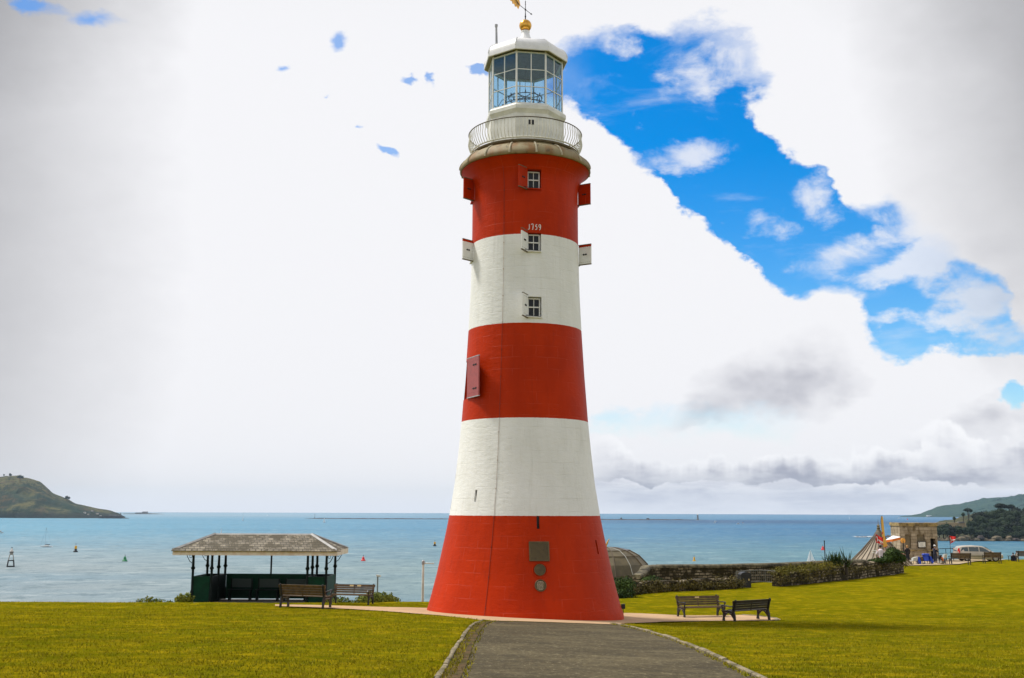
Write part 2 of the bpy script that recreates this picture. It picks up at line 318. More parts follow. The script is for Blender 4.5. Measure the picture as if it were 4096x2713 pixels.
def _sea(T, b, pos):
    x, y, z = T.sep(pos)
    p2 = T.comb(x, y, 0.0)
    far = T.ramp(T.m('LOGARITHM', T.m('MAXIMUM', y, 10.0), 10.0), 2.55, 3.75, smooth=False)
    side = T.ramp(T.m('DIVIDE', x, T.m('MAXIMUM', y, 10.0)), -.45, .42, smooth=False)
    pat = T.noise(T.vm('MULTIPLY', p2, (.0012, .0042, 0)), 1.0, 6.0, .6, .4)  # shallows, wind patches and cloud shadow, all set in the water colour
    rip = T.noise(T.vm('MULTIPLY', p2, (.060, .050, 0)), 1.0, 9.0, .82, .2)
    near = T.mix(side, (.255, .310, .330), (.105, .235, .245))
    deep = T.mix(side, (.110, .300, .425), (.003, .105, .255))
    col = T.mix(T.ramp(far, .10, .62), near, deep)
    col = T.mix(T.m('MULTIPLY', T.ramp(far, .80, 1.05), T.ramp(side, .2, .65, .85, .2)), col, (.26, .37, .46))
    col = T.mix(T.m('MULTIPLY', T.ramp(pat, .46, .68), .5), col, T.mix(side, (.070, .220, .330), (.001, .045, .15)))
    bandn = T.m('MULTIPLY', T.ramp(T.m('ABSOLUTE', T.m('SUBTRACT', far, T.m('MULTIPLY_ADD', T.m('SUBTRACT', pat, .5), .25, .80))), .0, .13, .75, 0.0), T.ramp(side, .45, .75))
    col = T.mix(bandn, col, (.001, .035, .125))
    col = T.mix(T.m('MULTIPLY', T.ramp(rip, .41, .49, 1.0, 0.0), .62), col, T.mix(side, (.085, .150, .175), (.02, .10, .14)))  # dark side of the ripples, painted into the colour
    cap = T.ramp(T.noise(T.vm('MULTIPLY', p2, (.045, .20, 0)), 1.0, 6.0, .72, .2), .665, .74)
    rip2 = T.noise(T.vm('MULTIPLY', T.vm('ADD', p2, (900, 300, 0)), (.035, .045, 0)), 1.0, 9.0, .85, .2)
    col = T.mix(T.m('MULTIPLY', T.ramp(rip2, .52, .60), .5), col, T.mix(side, (.44, .50, .51), (.30, .43, .44)))  # paler ripple glitter, painted into the colour
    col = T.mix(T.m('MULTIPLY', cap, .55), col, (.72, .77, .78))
    T.set(b.inputs['Base Color'], col)
    h = T.m('MULTIPLY_ADD', T.noise(T.vm('MULTIPLY', p2, (.12, .30, 0)), 1.0, 8.0, .7), .6, T.m('MULTIPLY', rip, 1.6))
    T.set(b.inputs['Normal'], T.n('ShaderNodeBump', None, Strength=.6, Distance=2.5, Height=h).outputs[0])
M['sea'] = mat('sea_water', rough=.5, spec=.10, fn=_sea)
def _hill(T, b, pos):
    a = T.noise(pos, .006, 8.0, .62); c = T.noise(pos, .03, 7.0, .7); d = T.noise(T.vm('MULTIPLY', pos, (1, 1, 1.6)), .012, 5.0, .6)
    col = T.mix(T.ramp(a, .42, .58), (.115, .105, .042), (.022, .044, .028))
    col = T.mix(T.m('MULTIPLY', T.ramp(d, .50, .64), .7), col, (.10, .064, .030)); col = T.mix(T.m('MULTIPLY', T.ramp(c, .47, .57), .85), col, (.013, .028, .018)); k_ = T.noise(pos, .07, 5.0, .7); col = T.mix(T.m('MULTIPLY', T.ramp(k_, .50, .62), .6), col, (.010, .022, .014))
    z = T.sep(pos)[2]
    col = T.mix(T.ramp(T.m('MULTIPLY_ADD', c, 40.0, z), 0.0, 16.0, .9, 0.0), col, (.014, .020, .019))
    T.set(b.inputs['Base Color'], col)
    T.set(b.inputs['Normal'], T.n('ShaderNodeBump', None, Strength=.8, Distance=9.0, Height=c).outputs[0])
M['hill'] = mat('headland', rough=.95, spec=.1, fn=_hill)
def _wood(T, b, pos):
    c = T.noise(pos, .022, 7.0, .7); v = T.n('ShaderNodeTexVoronoi', None, Vector=pos, Scale=.035).outputs[0]
    col = T.mix(T.ramp(c, .38, .66), (.012, .048, .040), (.038, .078, .042))
    T.set(b.inputs['Base Color'], col)
    T.set(b.inputs['Normal'], T.n('ShaderNodeBump', None, Strength=1.0, Distance=12.0, Height=T.m('SUBTRACT', c, v)).outputs[0])
M['woodhill'] = mat('wooded_hill', rough=.95, spec=.1, fn=_wood)
M['islet'] = mat('island_ground', (.075, .07, .022), .95, col2=(.016, .024, .010), vscale=.12, bump=.6, bscale=.4)
def leafmat(name, a, b_, c_, sc):
    def f(T, b, pos):
        n_ = T.noise(pos, sc, 4.0, .6); k = T.noise(pos, sc * 9, 2.0)
        col = T.mix(T.ramp(n_, .36, .64), a, b_); col = T.mix(T.m('MULTIPLY', T.ramp(k, .52, .72), .7), col, c_)
        T.set(b.inputs['Base Color'], col)
    return mat(name, rough=.75, spec=.2, fn=f)
M['leaf_tree'] = leafmat('island_leaves', (.008, .018, .006), (.017, .031, .010), (.034, .050, .018), .08)
M['leaf_pine'] = leafmat('pine_needles', (.004, .008, .004), (.007, .013, .006), (.015, .022, .009), .1)
M['leaf_shrub'] = leafmat('shrub_leaves', (.075, .115, .012), (.19, .20, .02), (.30, .27, .05), 2.2)
M['leaf_dark'] = leafmat('dark_hedge_leaves', (.016, .034, .008), (.045, .08, .012), (.10, .13, .02), 1.6)
M['leaf_weed'] = leafmat('weed_leaves', (.09, .085, .010), (.19, .155, .016), (.055, .062, .010), 1.2)
M['leaf_ivy'] = leafmat('ivy_leaves', (.055, .048, .011), (.115, .088, .016), (.19, .145, .04), 1.4)
M['bark'] = mat('bark', (.06, .045, .03), .9)
def _rubble(T, b, pos):
    x, y, z = T.sep(pos)
    v = T.comb(T.m('ADD', x, T.m('MULTIPLY', y, .6)), z, 0.0)
    wob = T.vm('ADD', v, T.vm('MULTIPLY', T.n('ShaderNodeTexNoise', None, Vector=pos, Scale=2.6, Detail=3.0).outputs[1], (.25, .12, 0)))
    br = T.n('ShaderNodeTexBrick', {'offset': .5, 'offset_frequency': 2}, Vector=wob, Scale=1.0, i1=(.36, .29, .20, 1), i2=(.10, .078, .046, 1), i3=(.03, .024, .014, 1), i5=.03, i6=.3, i8=.44, i9=.17)
    col = T.mix(T.ramp(T.noise(pos, 1.5, 6.0, .7), .40, .56), br.outputs[0], (.036, .028, .012))
    T.set(b.inputs['Base Color'], col)
    T.set(b.inputs['Normal'], T.n('ShaderNodeBump', None, Strength=1.0, Distance=.05, Height=T.m('SUBTRACT', T.noise(pos, 9.0, 4.0), T.m('MULTIPLY', br.outputs['Fac'], 1.2))).outputs[0])
M['rubble'] = mat('rubble_stone', rough=.9, spec=.15, fn=_rubble)
M['coping'] = mat('coping_stone', (.045, .038, .024), .9, col2=(.20, .17, .10), vscale=2.5, bump=.5)
def _ashlar(T, b, pos):
    x, y, z = T.sep(pos)
    v = T.comb(T.m('ADD', x, T.m('MULTIPLY', y, .9)), z, 0.0)
    br = T.n('ShaderNodeTexBrick', {'offset': .5}, Vector=v, Scale=1.0, i1=(.44, .36, .26, 1), i2=(.31, .25, .17, 1), i3=(.13, .10, .07, 1), i5=.012, i6=.4, i8=.7, i9=.30)
    st_ = T.ramp(T.noise(T.vm('MULTIPLY', pos, (1, 1, .4)), 1.9, 6.0, .65), .46, .66)
    col = T.mix(T.m('MULTIPLY', st_, .85), br.outputs[0], (.10, .068, .028))
    T.set(b.inputs['Base Color'], col)
    T.set(b.inputs['Normal'], T.n('ShaderNodeBump', None, Strength=.8, Distance=.03, Height=T.m('SUBTRACT', T.noise(pos, 8.0, 4.0), br.outputs['Fac'])).outputs[0])
M['ashlar'] = mat('ashlar_stone', rough=.85, spec=.2, fn=_ashlar)
M['lichen'] = mat('lichen_stone', (.42, .30, .12), .9, col2=(.12, .085, .04), vscale=2.2, bump=.5)
def _slate(T, b, pos):
    tc_ = T.n('ShaderNodeTexCoord').outputs['Object']
    x, y, z = T.sep(tc_)
    v = T.comb(T.m('ADD', x, T.m('MULTIPLY', y, .35)), T.m('MULTIPLY', z, 1.7), 0.0)
    br = T.n('ShaderNodeTexBrick', {'offset': .5}, Vector=v, Scale=1.0, i1=(.265, .225, .16, 1), i2=(.14, .118, .082, 1), i3=(.03, .026, .018, 1), i5=.013, i6=.2, i8=.26, i9=.155)
    ms = T.ramp(T.m('ADD', T.noise(T.vm('MULTIPLY', tc_, (1, 1, .4)), 1.35, 6.0, .68), T.m('MULTIPLY', z, .0)), .42, .53)
    col = T.mix(T.m('MULTIPLY', ms, .85), br.outputs[0], (.050, .037, .013))
    T.set(b.inputs['Base Color'], col)
    T.set(b.inputs['Normal'], T.n('ShaderNodeBump', None, Strength=1.0, Distance=.02, Height=T.m('SUBTRACT', T.noise(tc_, 9.0, 4.0), T.m('MULTIPLY', br.outputs['Fac'], 2.0))).outputs[0])
M['slate'] = mat('mossy_slate', rough=.75, fn=_slate)
M['ridge'] = mat('ridge_lead', (.29, .28, .265), .55, var=.3, vscale=3)
M['fascia'] = mat('fascia_paint', (.84, .76, .67), .6, col2=(.74, .60, .48), vscale=3)
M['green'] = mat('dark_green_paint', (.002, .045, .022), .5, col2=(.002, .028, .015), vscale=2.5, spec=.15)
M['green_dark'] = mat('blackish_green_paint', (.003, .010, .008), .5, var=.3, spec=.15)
M['wood_brown'] = mat('brown_bench_timber', (.115, .062, .016), .6, col2=(.055, .030, .009), vscale=7)
M['wood_dark'] = mat('dark_bench_timber', (.030, .020, .010), .6, col2=(.014, .010, .006), vscale=7)
M['plate'] = mat('brass_plate', (.70, .52, .22), .4)
M['pole_white'] = mat('white_pole_paint', (.74, .73, .69), .45, var=.25, vscale=3)
M['pole_grey'] = mat('grey_pole_paint', (.22, .27, .30), .5)
M['galv_dark'] = mat('dull_galvanised_steel', (.17, .17, .15), .6, .2, var=.3)
M['galv'] = mat('galvanised_steel', (.52, .52, .47), .5, .3, var=.2)
def _dome(T, b, pos):
    n_ = T.noise(pos, .9, 4.0); T.set(b.inputs['Base Color'], T.mix(T.ramp(n_, .35, .65), (.125, .10, .055), (.082, .066, .037)))
M['dome'] = mat('dome_panels', rough=.5, spec=.3, fn=_dome)
M['dome_blue'] = mat('dome_blue_glazing', (.03, .06, .14), .12, spec=.8)
M['seam'] = mat('dome_seams', (.10, .07, .04), .6)
def _cone(T, b, pos):
    n_ = T.noise(pos, 1.6, 5.0); T.set(b.inputs['Base Color'], T.mix(T.ramp(n_, .35, .65), (.27, .21, .14), (.17, .13, .085)))
M['cone'] = mat('standing_seam_roof', rough=.6, fn=_cone)
M['orange'] = mat('orange_cloth', (.85, .20, .02), .7)
M['yellow_cloth'] = mat('yellow_cloth', (.86, .50, .10), .7, col2=(.86, .36, .05), vscale=.8)
M['red_cloth'] = mat('red_cloth', (.70, .018, .012), .65, var=.15)
M['cloth_white'] = mat('white_cloth', (.80, .78, .76), .8)
M['blue_tarp'] = mat('blue_tarpaulin', (.008, .06, .55), .35, var=.35, vscale=2.5)
M['black_cloth'] = mat('black_cloth', (.012, .012, .015), .8)
M['navy_cloth'] = mat('navy_cloth', (.012, .016, .035), .8)
M['pink_cloth'] = mat('pale_pink_cloth', (.68, .60, .64), .8)
M['red_brown_cloth'] = mat('brick_red_cloth', (.36, .10, .05), .8)
M['skin'] = mat('skin', (.50, .26, .17), .55)
M['hair_dark'] = mat('dark_hair', (.015, .010, .008), .6)
M['hair_fair'] = mat('fair_hair', (.48, .24, .08), .6)
M['paper'] = mat('notice_paper', (.74, .73, .66), .6)
M['ink'] = mat('ink', (.16, .16, .20), .7)
M['car_paint'] = mat('beige_silver_car_paint', (.46, .41, .335), .3, .2)
M['rubber'] = mat('rubber', (.012, .012, .012), .8)
M['alloy'] = mat('alloy_wheel', (.50, .49, .46), .35, .6)
M['red_lamp'] = mat('red_lamp_lens', (.55, .015, .015), .2)
M['lamp_clear'] = mat('clear_lamp_lens', (.65, .66, .66), .12, spec=.8)
M['buoy_red'] = mat('red_buoy_paint', (.72, .03, .02), .45)
M['buoy_green'] = mat('green_buoy_paint', (.012, .22, .07), .45)
M['buoy_yellow'] = mat('yellow_buoy_paint', (.75, .38, .01), .5)
M['sail'] = mat('sailcloth', (.84, .84, .82), .7)
M['hull'] = mat('white_hull', (.80, .80, .79), .35)
M['foam'] = mat('sea_foam', (.82, .85, .86), .9)
M['rock'] = mat('dark_rock', (.030, .024, .024), .9, col2=(.08, .06, .05), vscale=.2, bump=.8, bscale=.3)
M['shore_rock'] = mat('shore_rock', (.16, .125, .075), .9, col2=(.06, .05, .03), vscale=.15, bump=.8, bscale=.3)
M['masonry'] = mat('grey_masonry', (.20, .19, .18), .85, var=.3, vscale=.2)
M['house'] = mat('pale_house', (.66, .62, .56), .8)
M['houseroof'] = mat('grey_roof', (.17, .15, .15), .8)
M['plank'] = mat('grey_plank', (.30, .27, .22), .8, var=.3)
M['gravel'] = mat('gravel', (.44, .33, .19), .95, col2=(.33, .25, .14), vscale=2, bump=.4)
M['brown_panel'] = mat('blocked_opening', (.25, .20, .12), .9, var=.35, vscale=2)

# ------------------------------------------------------------------ mesh helpers
class MB:
    """collects faces, then links them as ONE mesh object"""
    def __init__(self): self.v = []; self.f = []
    def add(self, vs, fs):
        o = len(self.v); self.v += [tuple(p) for p in vs]; self.f += [tuple(i + o for i in q) for q in fs]; return self
    def box(self, c, s, rz=0.0, rx=0.0, ry=0.0):
        m = Matrix.Rotation(rz, 3, 'Z') @ Matrix.Rotation(ry, 3, 'Y') @ Matrix.Rotation(rx, 3, 'X'); c = Vector(c)
        vs = [c + m @ Vector((x * s[0] / 2, y * s[1] / 2, z * s[2] / 2)) for z in (-1, 1) for y in (-1, 1) for x in (-1, 1)]
        return self.add(vs, [(0, 2, 3, 1), (4, 5, 7, 6), (0, 1, 5, 4), (2, 6, 7, 3), (0, 4, 6, 2), (1, 3, 7, 5)])
    def tube(self, pts, r, n=8, caps=True, closed=False):
        pts = [Vector(p) for p in pts]; k = len(pts); rs = r if isinstance(r, (list, tuple)) else [r] * k
        vs = []; up = None
        for i, p in enumerate(pts):
            a = pts[(i - 1) % k] if (closed or i > 0) else p; b = pts[(i + 1) % k] if (closed or i < k - 1) else p
            t = (b - a).normalized()
            if up is None: up = t.orthogonal().normalized()
            up = (up - t * up.dot(t)); up = up.normalized() if up.length > 1e-6 else t.orthogonal().normalized()
            s = t.cross(up)
            vs += [p + (up * cos(2 * pi * j / n) + s * sin(2 * pi * j / n)) * rs[i] for j in range(n)]
        fs = []
        for i in range(k if closed else k - 1):
            o, q = i * n, ((i + 1) % k) * n
            fs += [(o + j, o + (j + 1) % n, q + (j + 1) % n, q + j) for j in range(n)]
        if caps and not closed: fs += [tuple(range(n))[::-1], tuple((k - 1) * n + j for j in range(n))]
        return self.add(vs, fs)
    def lathe(self, prof, n=32, c=(0, 0, 0), ph=0.0, a0=0.0, a1=2 * pi, caps=True):
        """prof = [(radius, z)...] from the bottom up"""
        full = abs(a1 - a0 - 2 * pi) < 1e-6; cols = n if full else n + 1
        vs = [(c[0] + r * sin(a0 + ph + (a1 - a0) * j / n), c[1] - r * cos(a0 + ph + (a1 - a0) * j / n), c[2] + z) for (r, z) in prof for j in range(cols)]
        fs = []
        for i in range(len(prof) - 1):
            o, q = i * cols, (i + 1) * cols
            for j in range(n):
                j2 = (j + 1) % cols
                fs.append((o + j, o + j2, q + j2, q + j))
        if caps and full: fs += [tuple(range(cols))[::-1], tuple((len(prof) - 1) * cols + j for j in range(cols))]
        return self.add(vs, fs)
    def prism(self, poly, d0, d1, fr):
        """a flat outline poly [(a, b)...] extruded from d0 to d1; fr(a, b, d) -> point"""
        k = len(poly)
        vs = [fr(a, b, d0) for a, b in poly] + [fr(a, b, d1) for a, b in poly]
        fs = [tuple(range(k))[::-1], tuple(range(k, 2 * k))] + [(i, (i + 1) % k, k + (i + 1) % k, k + i) for i in range(k)]
        return self.add(vs, fs)
    def ball(self, c, r, nu=16, nv=10):
        rr = r if isinstance(r, (tuple, list)) else (r, r, r)
        vs = [(c[0], c[1], c[2] - rr[2])]
        for i in range(1, nv):
            a = -pi / 2 + pi * i / nv
            vs += [(c[0] + rr[0] * cos(a) * cos(2 * pi * j / nu), c[1] + rr[1] * cos(a) * sin(2 * pi * j / nu), c[2] + rr[2] * sin(a)) for j in range(nu)]
        vs.append((c[0], c[1], c[2] + rr[2])); t = len(vs) - 1
        fs = [(0, 1 + (j + 1) % nu, 1 + j) for j in range(nu)]
        for i in range(nv - 2):
            o, q = 1 + i * nu, 1 + (i + 1) * nu
            fs += [(o + j, o + (j + 1) % nu, q + (j + 1) % nu, q + j) for j in range(nu)]
        o = 1 + (nv - 2) * nu
        fs += [(o + j, o + (j + 1) % nu, t) for j in range(nu)]
        return self.add(vs, fs)
    def grid(self, fn, nu, nv):
        vs = [fn(i / nu, j / nv) for j in range(nv + 1) for i in range(nu + 1)]
        return self.add(vs, [(j * (nu + 1) + i, j * (nu + 1) + i + 1, (j + 1) * (nu + 1) + i + 1, (j + 1) * (nu + 1) + i) for j in range(nv) for i in range(nu)])
    def mesh(self, name, m, sharp=34):
        me = bpy.data.meshes.new(name); me.from_pydata(self.v, [], self.f); me.update()
        for mm in (m if isinstance(m, (list, tuple)) else [m]): me.materials.append(mm)
        if sharp:
            me.polygons.foreach_set('use_smooth', [True] * len(me.polygons)); me.set_sharp_from_angle(angle=R(sharp))
        return me
    def build(self, name, m, parent=None, sharp=34, label=None, loc=None, rot=None):
        o = bpy.data.objects.new(name, self.mesh(name, m, sharp)); C.objects.link(o)
        if parent is not None: o.parent = parent
        if label: o['label'] = label
        if loc is not None: o.location = loc
        if rot is not None: o.rotation_euler = rot
        return o
def tag(o, label, cat, group=None):
    o['label'] = label; o['category'] = cat
    if group: o['group'] = group
    return o
def thing(name, label, cat, loc=(0, 0, 0), rz=0.0, group=None):
    o = bpy.data.objects.new(name, None); C.objects.link(o); o.location = loc; o.rotation_euler = (0, 0, rz); o.empty_display_size = .2
    return tag(o, label, cat, group)
def struct(o, kind='structure'):
    o['kind'] = kind; return o
def copy_tree(o, parent=None):
    c = o.copy(); C.objects.link(c); c.parent = parent
    for ch in list(o.children): copy_tree(ch, c)
    return c
def dup(o, loc, rz, label, group=None, scale=None):
    c = copy_tree(o); c.location = loc; c.rotation_euler = (0, 0, rz); c['label'] = label
    if group: c['group'] = group
    if scale: c.scale = (scale,) * 3
    return c
def lerp(x, xs, ys): return float(np.interp(x, xs, ys))

def leaves(mb, blobs_, n, size, seed=1, flat=0.0):
    """small folded leaf faces scattered through ellipsoids [(centre, (rx, ry, rz))...]"""
    r = random.Random(seed); vol = [b[1][0] * b[1][1] * b[1][2] for b in blobs_]; tot = sum(vol)
    for (c, rr), vv in zip(blobs_, vol):
        for _ in range(max(4, int(n * vv / tot))):
            d = Vector((r.gauss(0, 1), r.gauss(0, 1), r.gauss(0, 1))).normalized()
            k = r.random() ** .35 * (1.0 + .16 * mnoise.noise(Vector(c) * .37 + d * 2.3) * 2)
            p = Vector(c) + Vector((d.x * rr[0], d.y * rr[1], d.z * rr[2])) * k
            nrm = (d + Vector((r.uniform(-1, 1), r.uniform(-1, 1), r.uniform(-1, 1))) * .9 + Vector((0, 0, flat))).normalized()
            t = nrm.orthogonal().normalized(); t = Matrix.Rotation(r.uniform(0, 6.28), 3, nrm) @ t; s = nrm.cross(t)
            L = size * r.uniform(.6, 1.35); wd = L * r.uniform(.38, .6)
            mb.add([p - t * L, p + s * wd, p + t * L, p - s * wd], [(0, 1, 2, 3)])
    return mb

# ------------------------------------------------------------------ the ground
def _zc(y): return lerp(y, [-80, -38, -20, -10, -3.5, 0, 5, 10, 25, 50, 70, 110], [4.0, 2.15, 1.16, .60, .205, .01, -.10, -.17, -.36, -.84, -1.06, -1.25])
def crest(x): return lerp(x, [-90, -6, -3, 0, 3, 5, 19, 33, 60, 120], [3.0, 3.0, 5.0, 8, 12, 17, 31, 69, 78, 92])
def zg(x, y):
    z = (_zc(y - 1.6) + _zc(y - .8) + _zc(y) + _zc(y + .8) + _zc(y + 1.6)) / 5
    z -= .042 * max(-4.5, min(4.5, x)) * lerp(y, [-25, -8], [.25, 1.0])
    s = y - crest(x)
    if s > 0: z -= .085 * s if s < 8 else .68 + .75 * (s - 8)
    return max(z, -34.0)
def atg(px, py, lim=140):                      # point of the ground seen at a pixel
    d = ray(px, py).normalized(); t = 8.0; last = t
    while t < lim:
        p = CAM + d * t
        if p.z <= zg(p.x, p.y): break
        last = t; t += .25
    a, b = last, t
    for _ in range(24):
        m_ = (a + b) / 2; p = CAM + d * m_
        if p.z <= zg(p.x, p.y): b = m_
        else: a = m_
    p = CAM + d * b
    return Vector((p.x, p.y, zg(p.x, p.y)))
def g(x, y, dz=0.0): return Vector((x, y, zg(x, y) + dz))

def smooth_line(pts, n=6):
    """Catmull-Rom through 2-D points"""
    out = []; P = [pts[0]] + list(pts) + [pts[-1]]
    for i in range(1, len(P) - 2):
        for k in range(n):
            t = k / n; a, b, c, d = [Vector(q[:2]) for q in P[i - 1:i + 3]]
            out.append(.5 * ((2 * b) + (c - a) * t + (2 * a - 5 * b + 4 * c - d) * t * t + (3 * b - a - 3 * c + d) * t ** 3))
    out.append(Vector(pts[-1][:2])); return out
# the tarmac path: its two kerb lines on the ground
LK = [atg(*p) for p in [(1939, 2484), (1905, 2497), (1879, 2521), (1858, 2553), (1837, 2582), (1820, 2616), (1799, 2658), (1765, 2712)]]
RK = [atg(*p) for p in [(2440, 2496), (2507, 2507), (2610, 2534), (2750, 2582), (2889, 2648), (3019, 2712)]]
for K_ in (LK, RK):
    e0, e1 = K_[-1].copy(), (K_[-1] - K_[-2]).normalized()
    K_ += [e0 + e1 * q for q in (1.5, 3.5, 7, 13, 24, 40)]
LKs = smooth_line([p for p in LK]); RKs = smooth_line([p for p in RK])
path_poly = LKs + RKs[::-1]
APX = [(1100, 2419), (1240, 2421), (1420, 2426), (1560, 2430), (1701, 2433), (1830, 2440), (2080, 2450), (2450, 2452), (2560, 2455), (2650, 2459), (2729, 2463), (2860, 2463), (2975, 2461), (3068, 2468), (3110, 2474), (3124, 2479), (3100, 2483),
       (2980, 2485), (2860, 2485), (2650, 2488), (2520, 2494), (2446, 2499), (2200, 2490), (1939, 2483), (1850, 2473), (1760, 2463), (1640, 2454), (1520, 2445), (1400, 2437), (1270, 2432), (1100, 2425)]
apron_poly = [atg(*p).to_2d() for p in APX]
def inside(poly, x, y):
    r = False; j = len(poly) - 1
    for i in range(len(poly)):
        a, b = poly[i], poly[j]
        if (a.y > y) != (b.y > y) and x < (b.x - a.x) * (y - a.y) / (b.y - a.y + 1e-12) + a.x: r = not r
        j = i
    return r
def sheet(name, poly, dz, m, step=.5):
    pts = []; k = len(poly)
    for i in range(k):
        a, b = poly[i], poly[(i + 1) % k]; q = max(1, int((b - a).length / step))
        pts += [a.lerp(b, t / q) for t in range(q)]
    nb = len(pts); x0, x1 = min(p.x for p in pts), max(p.x for p in pts); y0, y1 = min(p.y for p in pts), max(p.y for p in pts)
    inner = []
    y = y0 + step / 2
    while y < y1:
        x = x0 + step / 2
        while x < x1:
            if inside(poly, x, y): inner.append(Vector((x, y)))
            x += step
        y += step
    vs, es, fs, *_ = mgeo.delaunay_2d_cdt(pts + inner, [(i, (i + 1) % nb) for i in range(nb)], [], 1, 1e-5)
    mb = MB(); mb.add([g(p.x, p.y, dz) for p in vs], [tuple(f) for f in fs])
    o = mb.build(name, m, sharp=0)
    for pl in o.data.polygons: pl.use_smooth = True
    if o.data.polygons[0].normal.z < 0: o.data.flip_normals()
    return struct(o)
# lawn: one sheet, finer towards the camera, falling away to the shore past the crest
def axis(marks):
    out = []
    for (a, b, s) in marks:
        n_ = max(1, int(round((b - a) / s))); out += [a + (b - a) * i / n_ for i in range(n_)]
    return out + [marks[-1][1]]
xs = axis([(-110, -30, 4), (-30, -14, 1), (-14, 14, .3), (14, 40, 1), (40, 130, 4)])
ys = axis([(-80, -40, 4), (-40, -24, 1), (-24, 10, .3), (10, 80, 1), (80, 170, 6)])
mb = MB()
vs = []
for y in ys:
    for x in xs:
        z = zg(x, y) + (.035 * mnoise.noise(Vector((x * .35, y * .35, 0))) + .012 * mnoise.noise(Vector((x * 1.7, y * 1.7, 3))))
        if -60 < y < 12 and -30 < x < 16 and (inside(path_poly, x, y) or inside(apron_poly, x, y)): z = zg(x, y) - .06
        vs.append((x, y, z))
nx = len(xs)
mb.add(vs, [(j * nx + i, j * nx + i + 1, (j + 1) * nx + i + 1, (j + 1) * nx + i) for j in range(len(ys) - 1) for i in range(nx - 1)])
lawn = struct(mb.build('lawn', M['lawn'], sharp=0))
for pl in lawn.data.polygons: pl.use_smooth = True
sheet('path', path_poly, .000, M['tarmac'])
sheet('pavement', apron_poly, .012, M['apron'])
# gutter of setts along the left kerb
def strip(line, o0, o1):
    a, b = [], []
    for i, p in enumerate(line):
        t = (line[min(i + 1, len(line) - 1)] - line[max(i - 1, 0)]).normalized(); n_ = Vector((t.y, -t.x))
        a.append(p + n_ * o0); b.append(p + n_ * o1)
    return a, b
sgn = 1.0 if strip(LKs, 0, 1)[1][20].x > LKs[20].x else -1.0
a, b = strip(LKs, .0 * sgn, .26 * sgn)
mb = MB(); k = len(a)
mb.add([g(p.x, p.y, .014) for p in a] + [g(p.x, p.y, .014) for p in b], [(i, i + 1, k + i + 1, k + i) for i in range(k - 1)])
struct(mb.build('gutter', M['gutter'], sharp=0))
def kerb(line, side, hgt, wid):
    mb = MB(); r = random.Random(3); L = 0.0; run = [0.0]
    for i in range(1, len(line)): L += (line[i] - line[i - 1]).length; run.append(L)
    px_ = [p.x for p in line]; py_ = [p.y for p in line]; s = 0.0
    while s < min(L, 26):
        ln = r.uniform(.75, 1.15); e = s + ln - .012
        A = Vector((lerp(s, run, px_), lerp(s, run, py_))); B = Vector((lerp(e, run, px_), lerp(e, run, py_)))
        t = (B - A).normalized(); n_ = Vector((t.y, -t.x)) * side
        h = hgt + r.uniform(-.010, .010); o_ = r.uniform(-.012, .012); wv = wid * r.uniform(.85, 1.15)
        P = []
        for q in (A, B):
            for (off, z_) in ((o_, -.1), (o_, h * .7), (o_ + wv * .25, h), (o_ + wv * .85, h), (o_ + wv, h * .8), (o_ + wv, -.1)):
                c = q + n_ * off; P.append(g(c.x, c.y, z_))
        mb.add(P, [(i, (i + 1) % 6, 6 + (i + 1) % 6, 6 + i) for i in range(6)] + [(5, 4, 3, 2, 1, 0), (6, 7, 8, 9, 10, 11)])
        s += ln
    return struct(mb.build('kerb', M['kerb'], sharp=50))
kerb(LKs, -sgn, .045, .07)
kerb(RKs, sgn, .045, .10)
# low rim round the end of the paving by the benches
rim = [atg(*p) for p in [(2975, 2461), (3068, 2468), (3110, 2474), (3124, 2479), (3100, 2483)]]
kerb(smooth_line(rim), 1, .035, .12)

# sea, headlands
SEA = -28.0
sea = MB()
ang = [2 * pi * i / 96 for i in range(96)]
for r0, r1 in ((60, 400), (400, 2500), (2500, 11500)):
    k = len(ang)
    sea.add([(r0 * sin(a_), -38 + r0 * cos(a_), SEA) for a_ in ang] + [(r1 * sin(a_), -38 + r1 * cos(a_), SEA) for a_ in ang], [(i, (i + 1) % k, k + (i + 1) % k, k + i) for i in range(k)])
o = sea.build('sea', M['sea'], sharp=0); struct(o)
if o.data.polygons[0].normal.z < 0: o.data.flip_normals()
LANDF = {}
def land(name, prof, Y, depth, m, rough, res=(150, 26), seed=0.0, peak=.55, px_dy=0.0):
    """a hill: its crest line given as directions [(px, height px)], standing at distance Y"""
    base = [(at(p, 2090, Y).x, h * Y / FPX) for p, h in prof]
    X = [b_[0] for b_ in base]; Hh = [b_[1] for b_ in base]
    def f(u, v):
        x = X[0] + (X[-1] - X[0]) * u; h = lerp(x, X, Hh)
        sv = sin(min(v / peak, 1) * pi / 2) ** .8 if v < peak else 1.0 - .3 * (v - peak) / (1 - peak)
        q = Vector((x, v * depth, seed)) / rough
        nz = mnoise.fractal(q, .8, 2.0, 6) * .085 + mnoise.fractal(q * 5, .8, 2.0, 4) * .022
        nz2 = mnoise.fractal(q * .6 + Vector((5, 5, 5)), .8, 2.0, 4)
        yy = Y + v * depth + nz2 * depth * .12 * (1 - v); x = CAM.x + (x - CAM.x) * (yy + 38) / (Y + 38)
        return (x, yy, SEA - 1.5 + max(0.0, h * (1 + peak * depth / (Y + 38)) + 1.5) * sv * (1 + nz * 3 * (1.0 if v < peak * .9 else .35)) )
    LANDF[name] = (f, X)
    mb = MB(); mb.grid(f, *res)
    return struct(mb.build(name, m, sharp=0))
HL = [(-700, 150), (-300, 150), (-100, 158), (0, 160), (60, 158), (96, 147), (145, 133), (170, 118), (199, 96), (230, 83), (264, 71), (298, 55), (337, 47), (383, 37), (432, 28), (478, 13), (500, 0)]
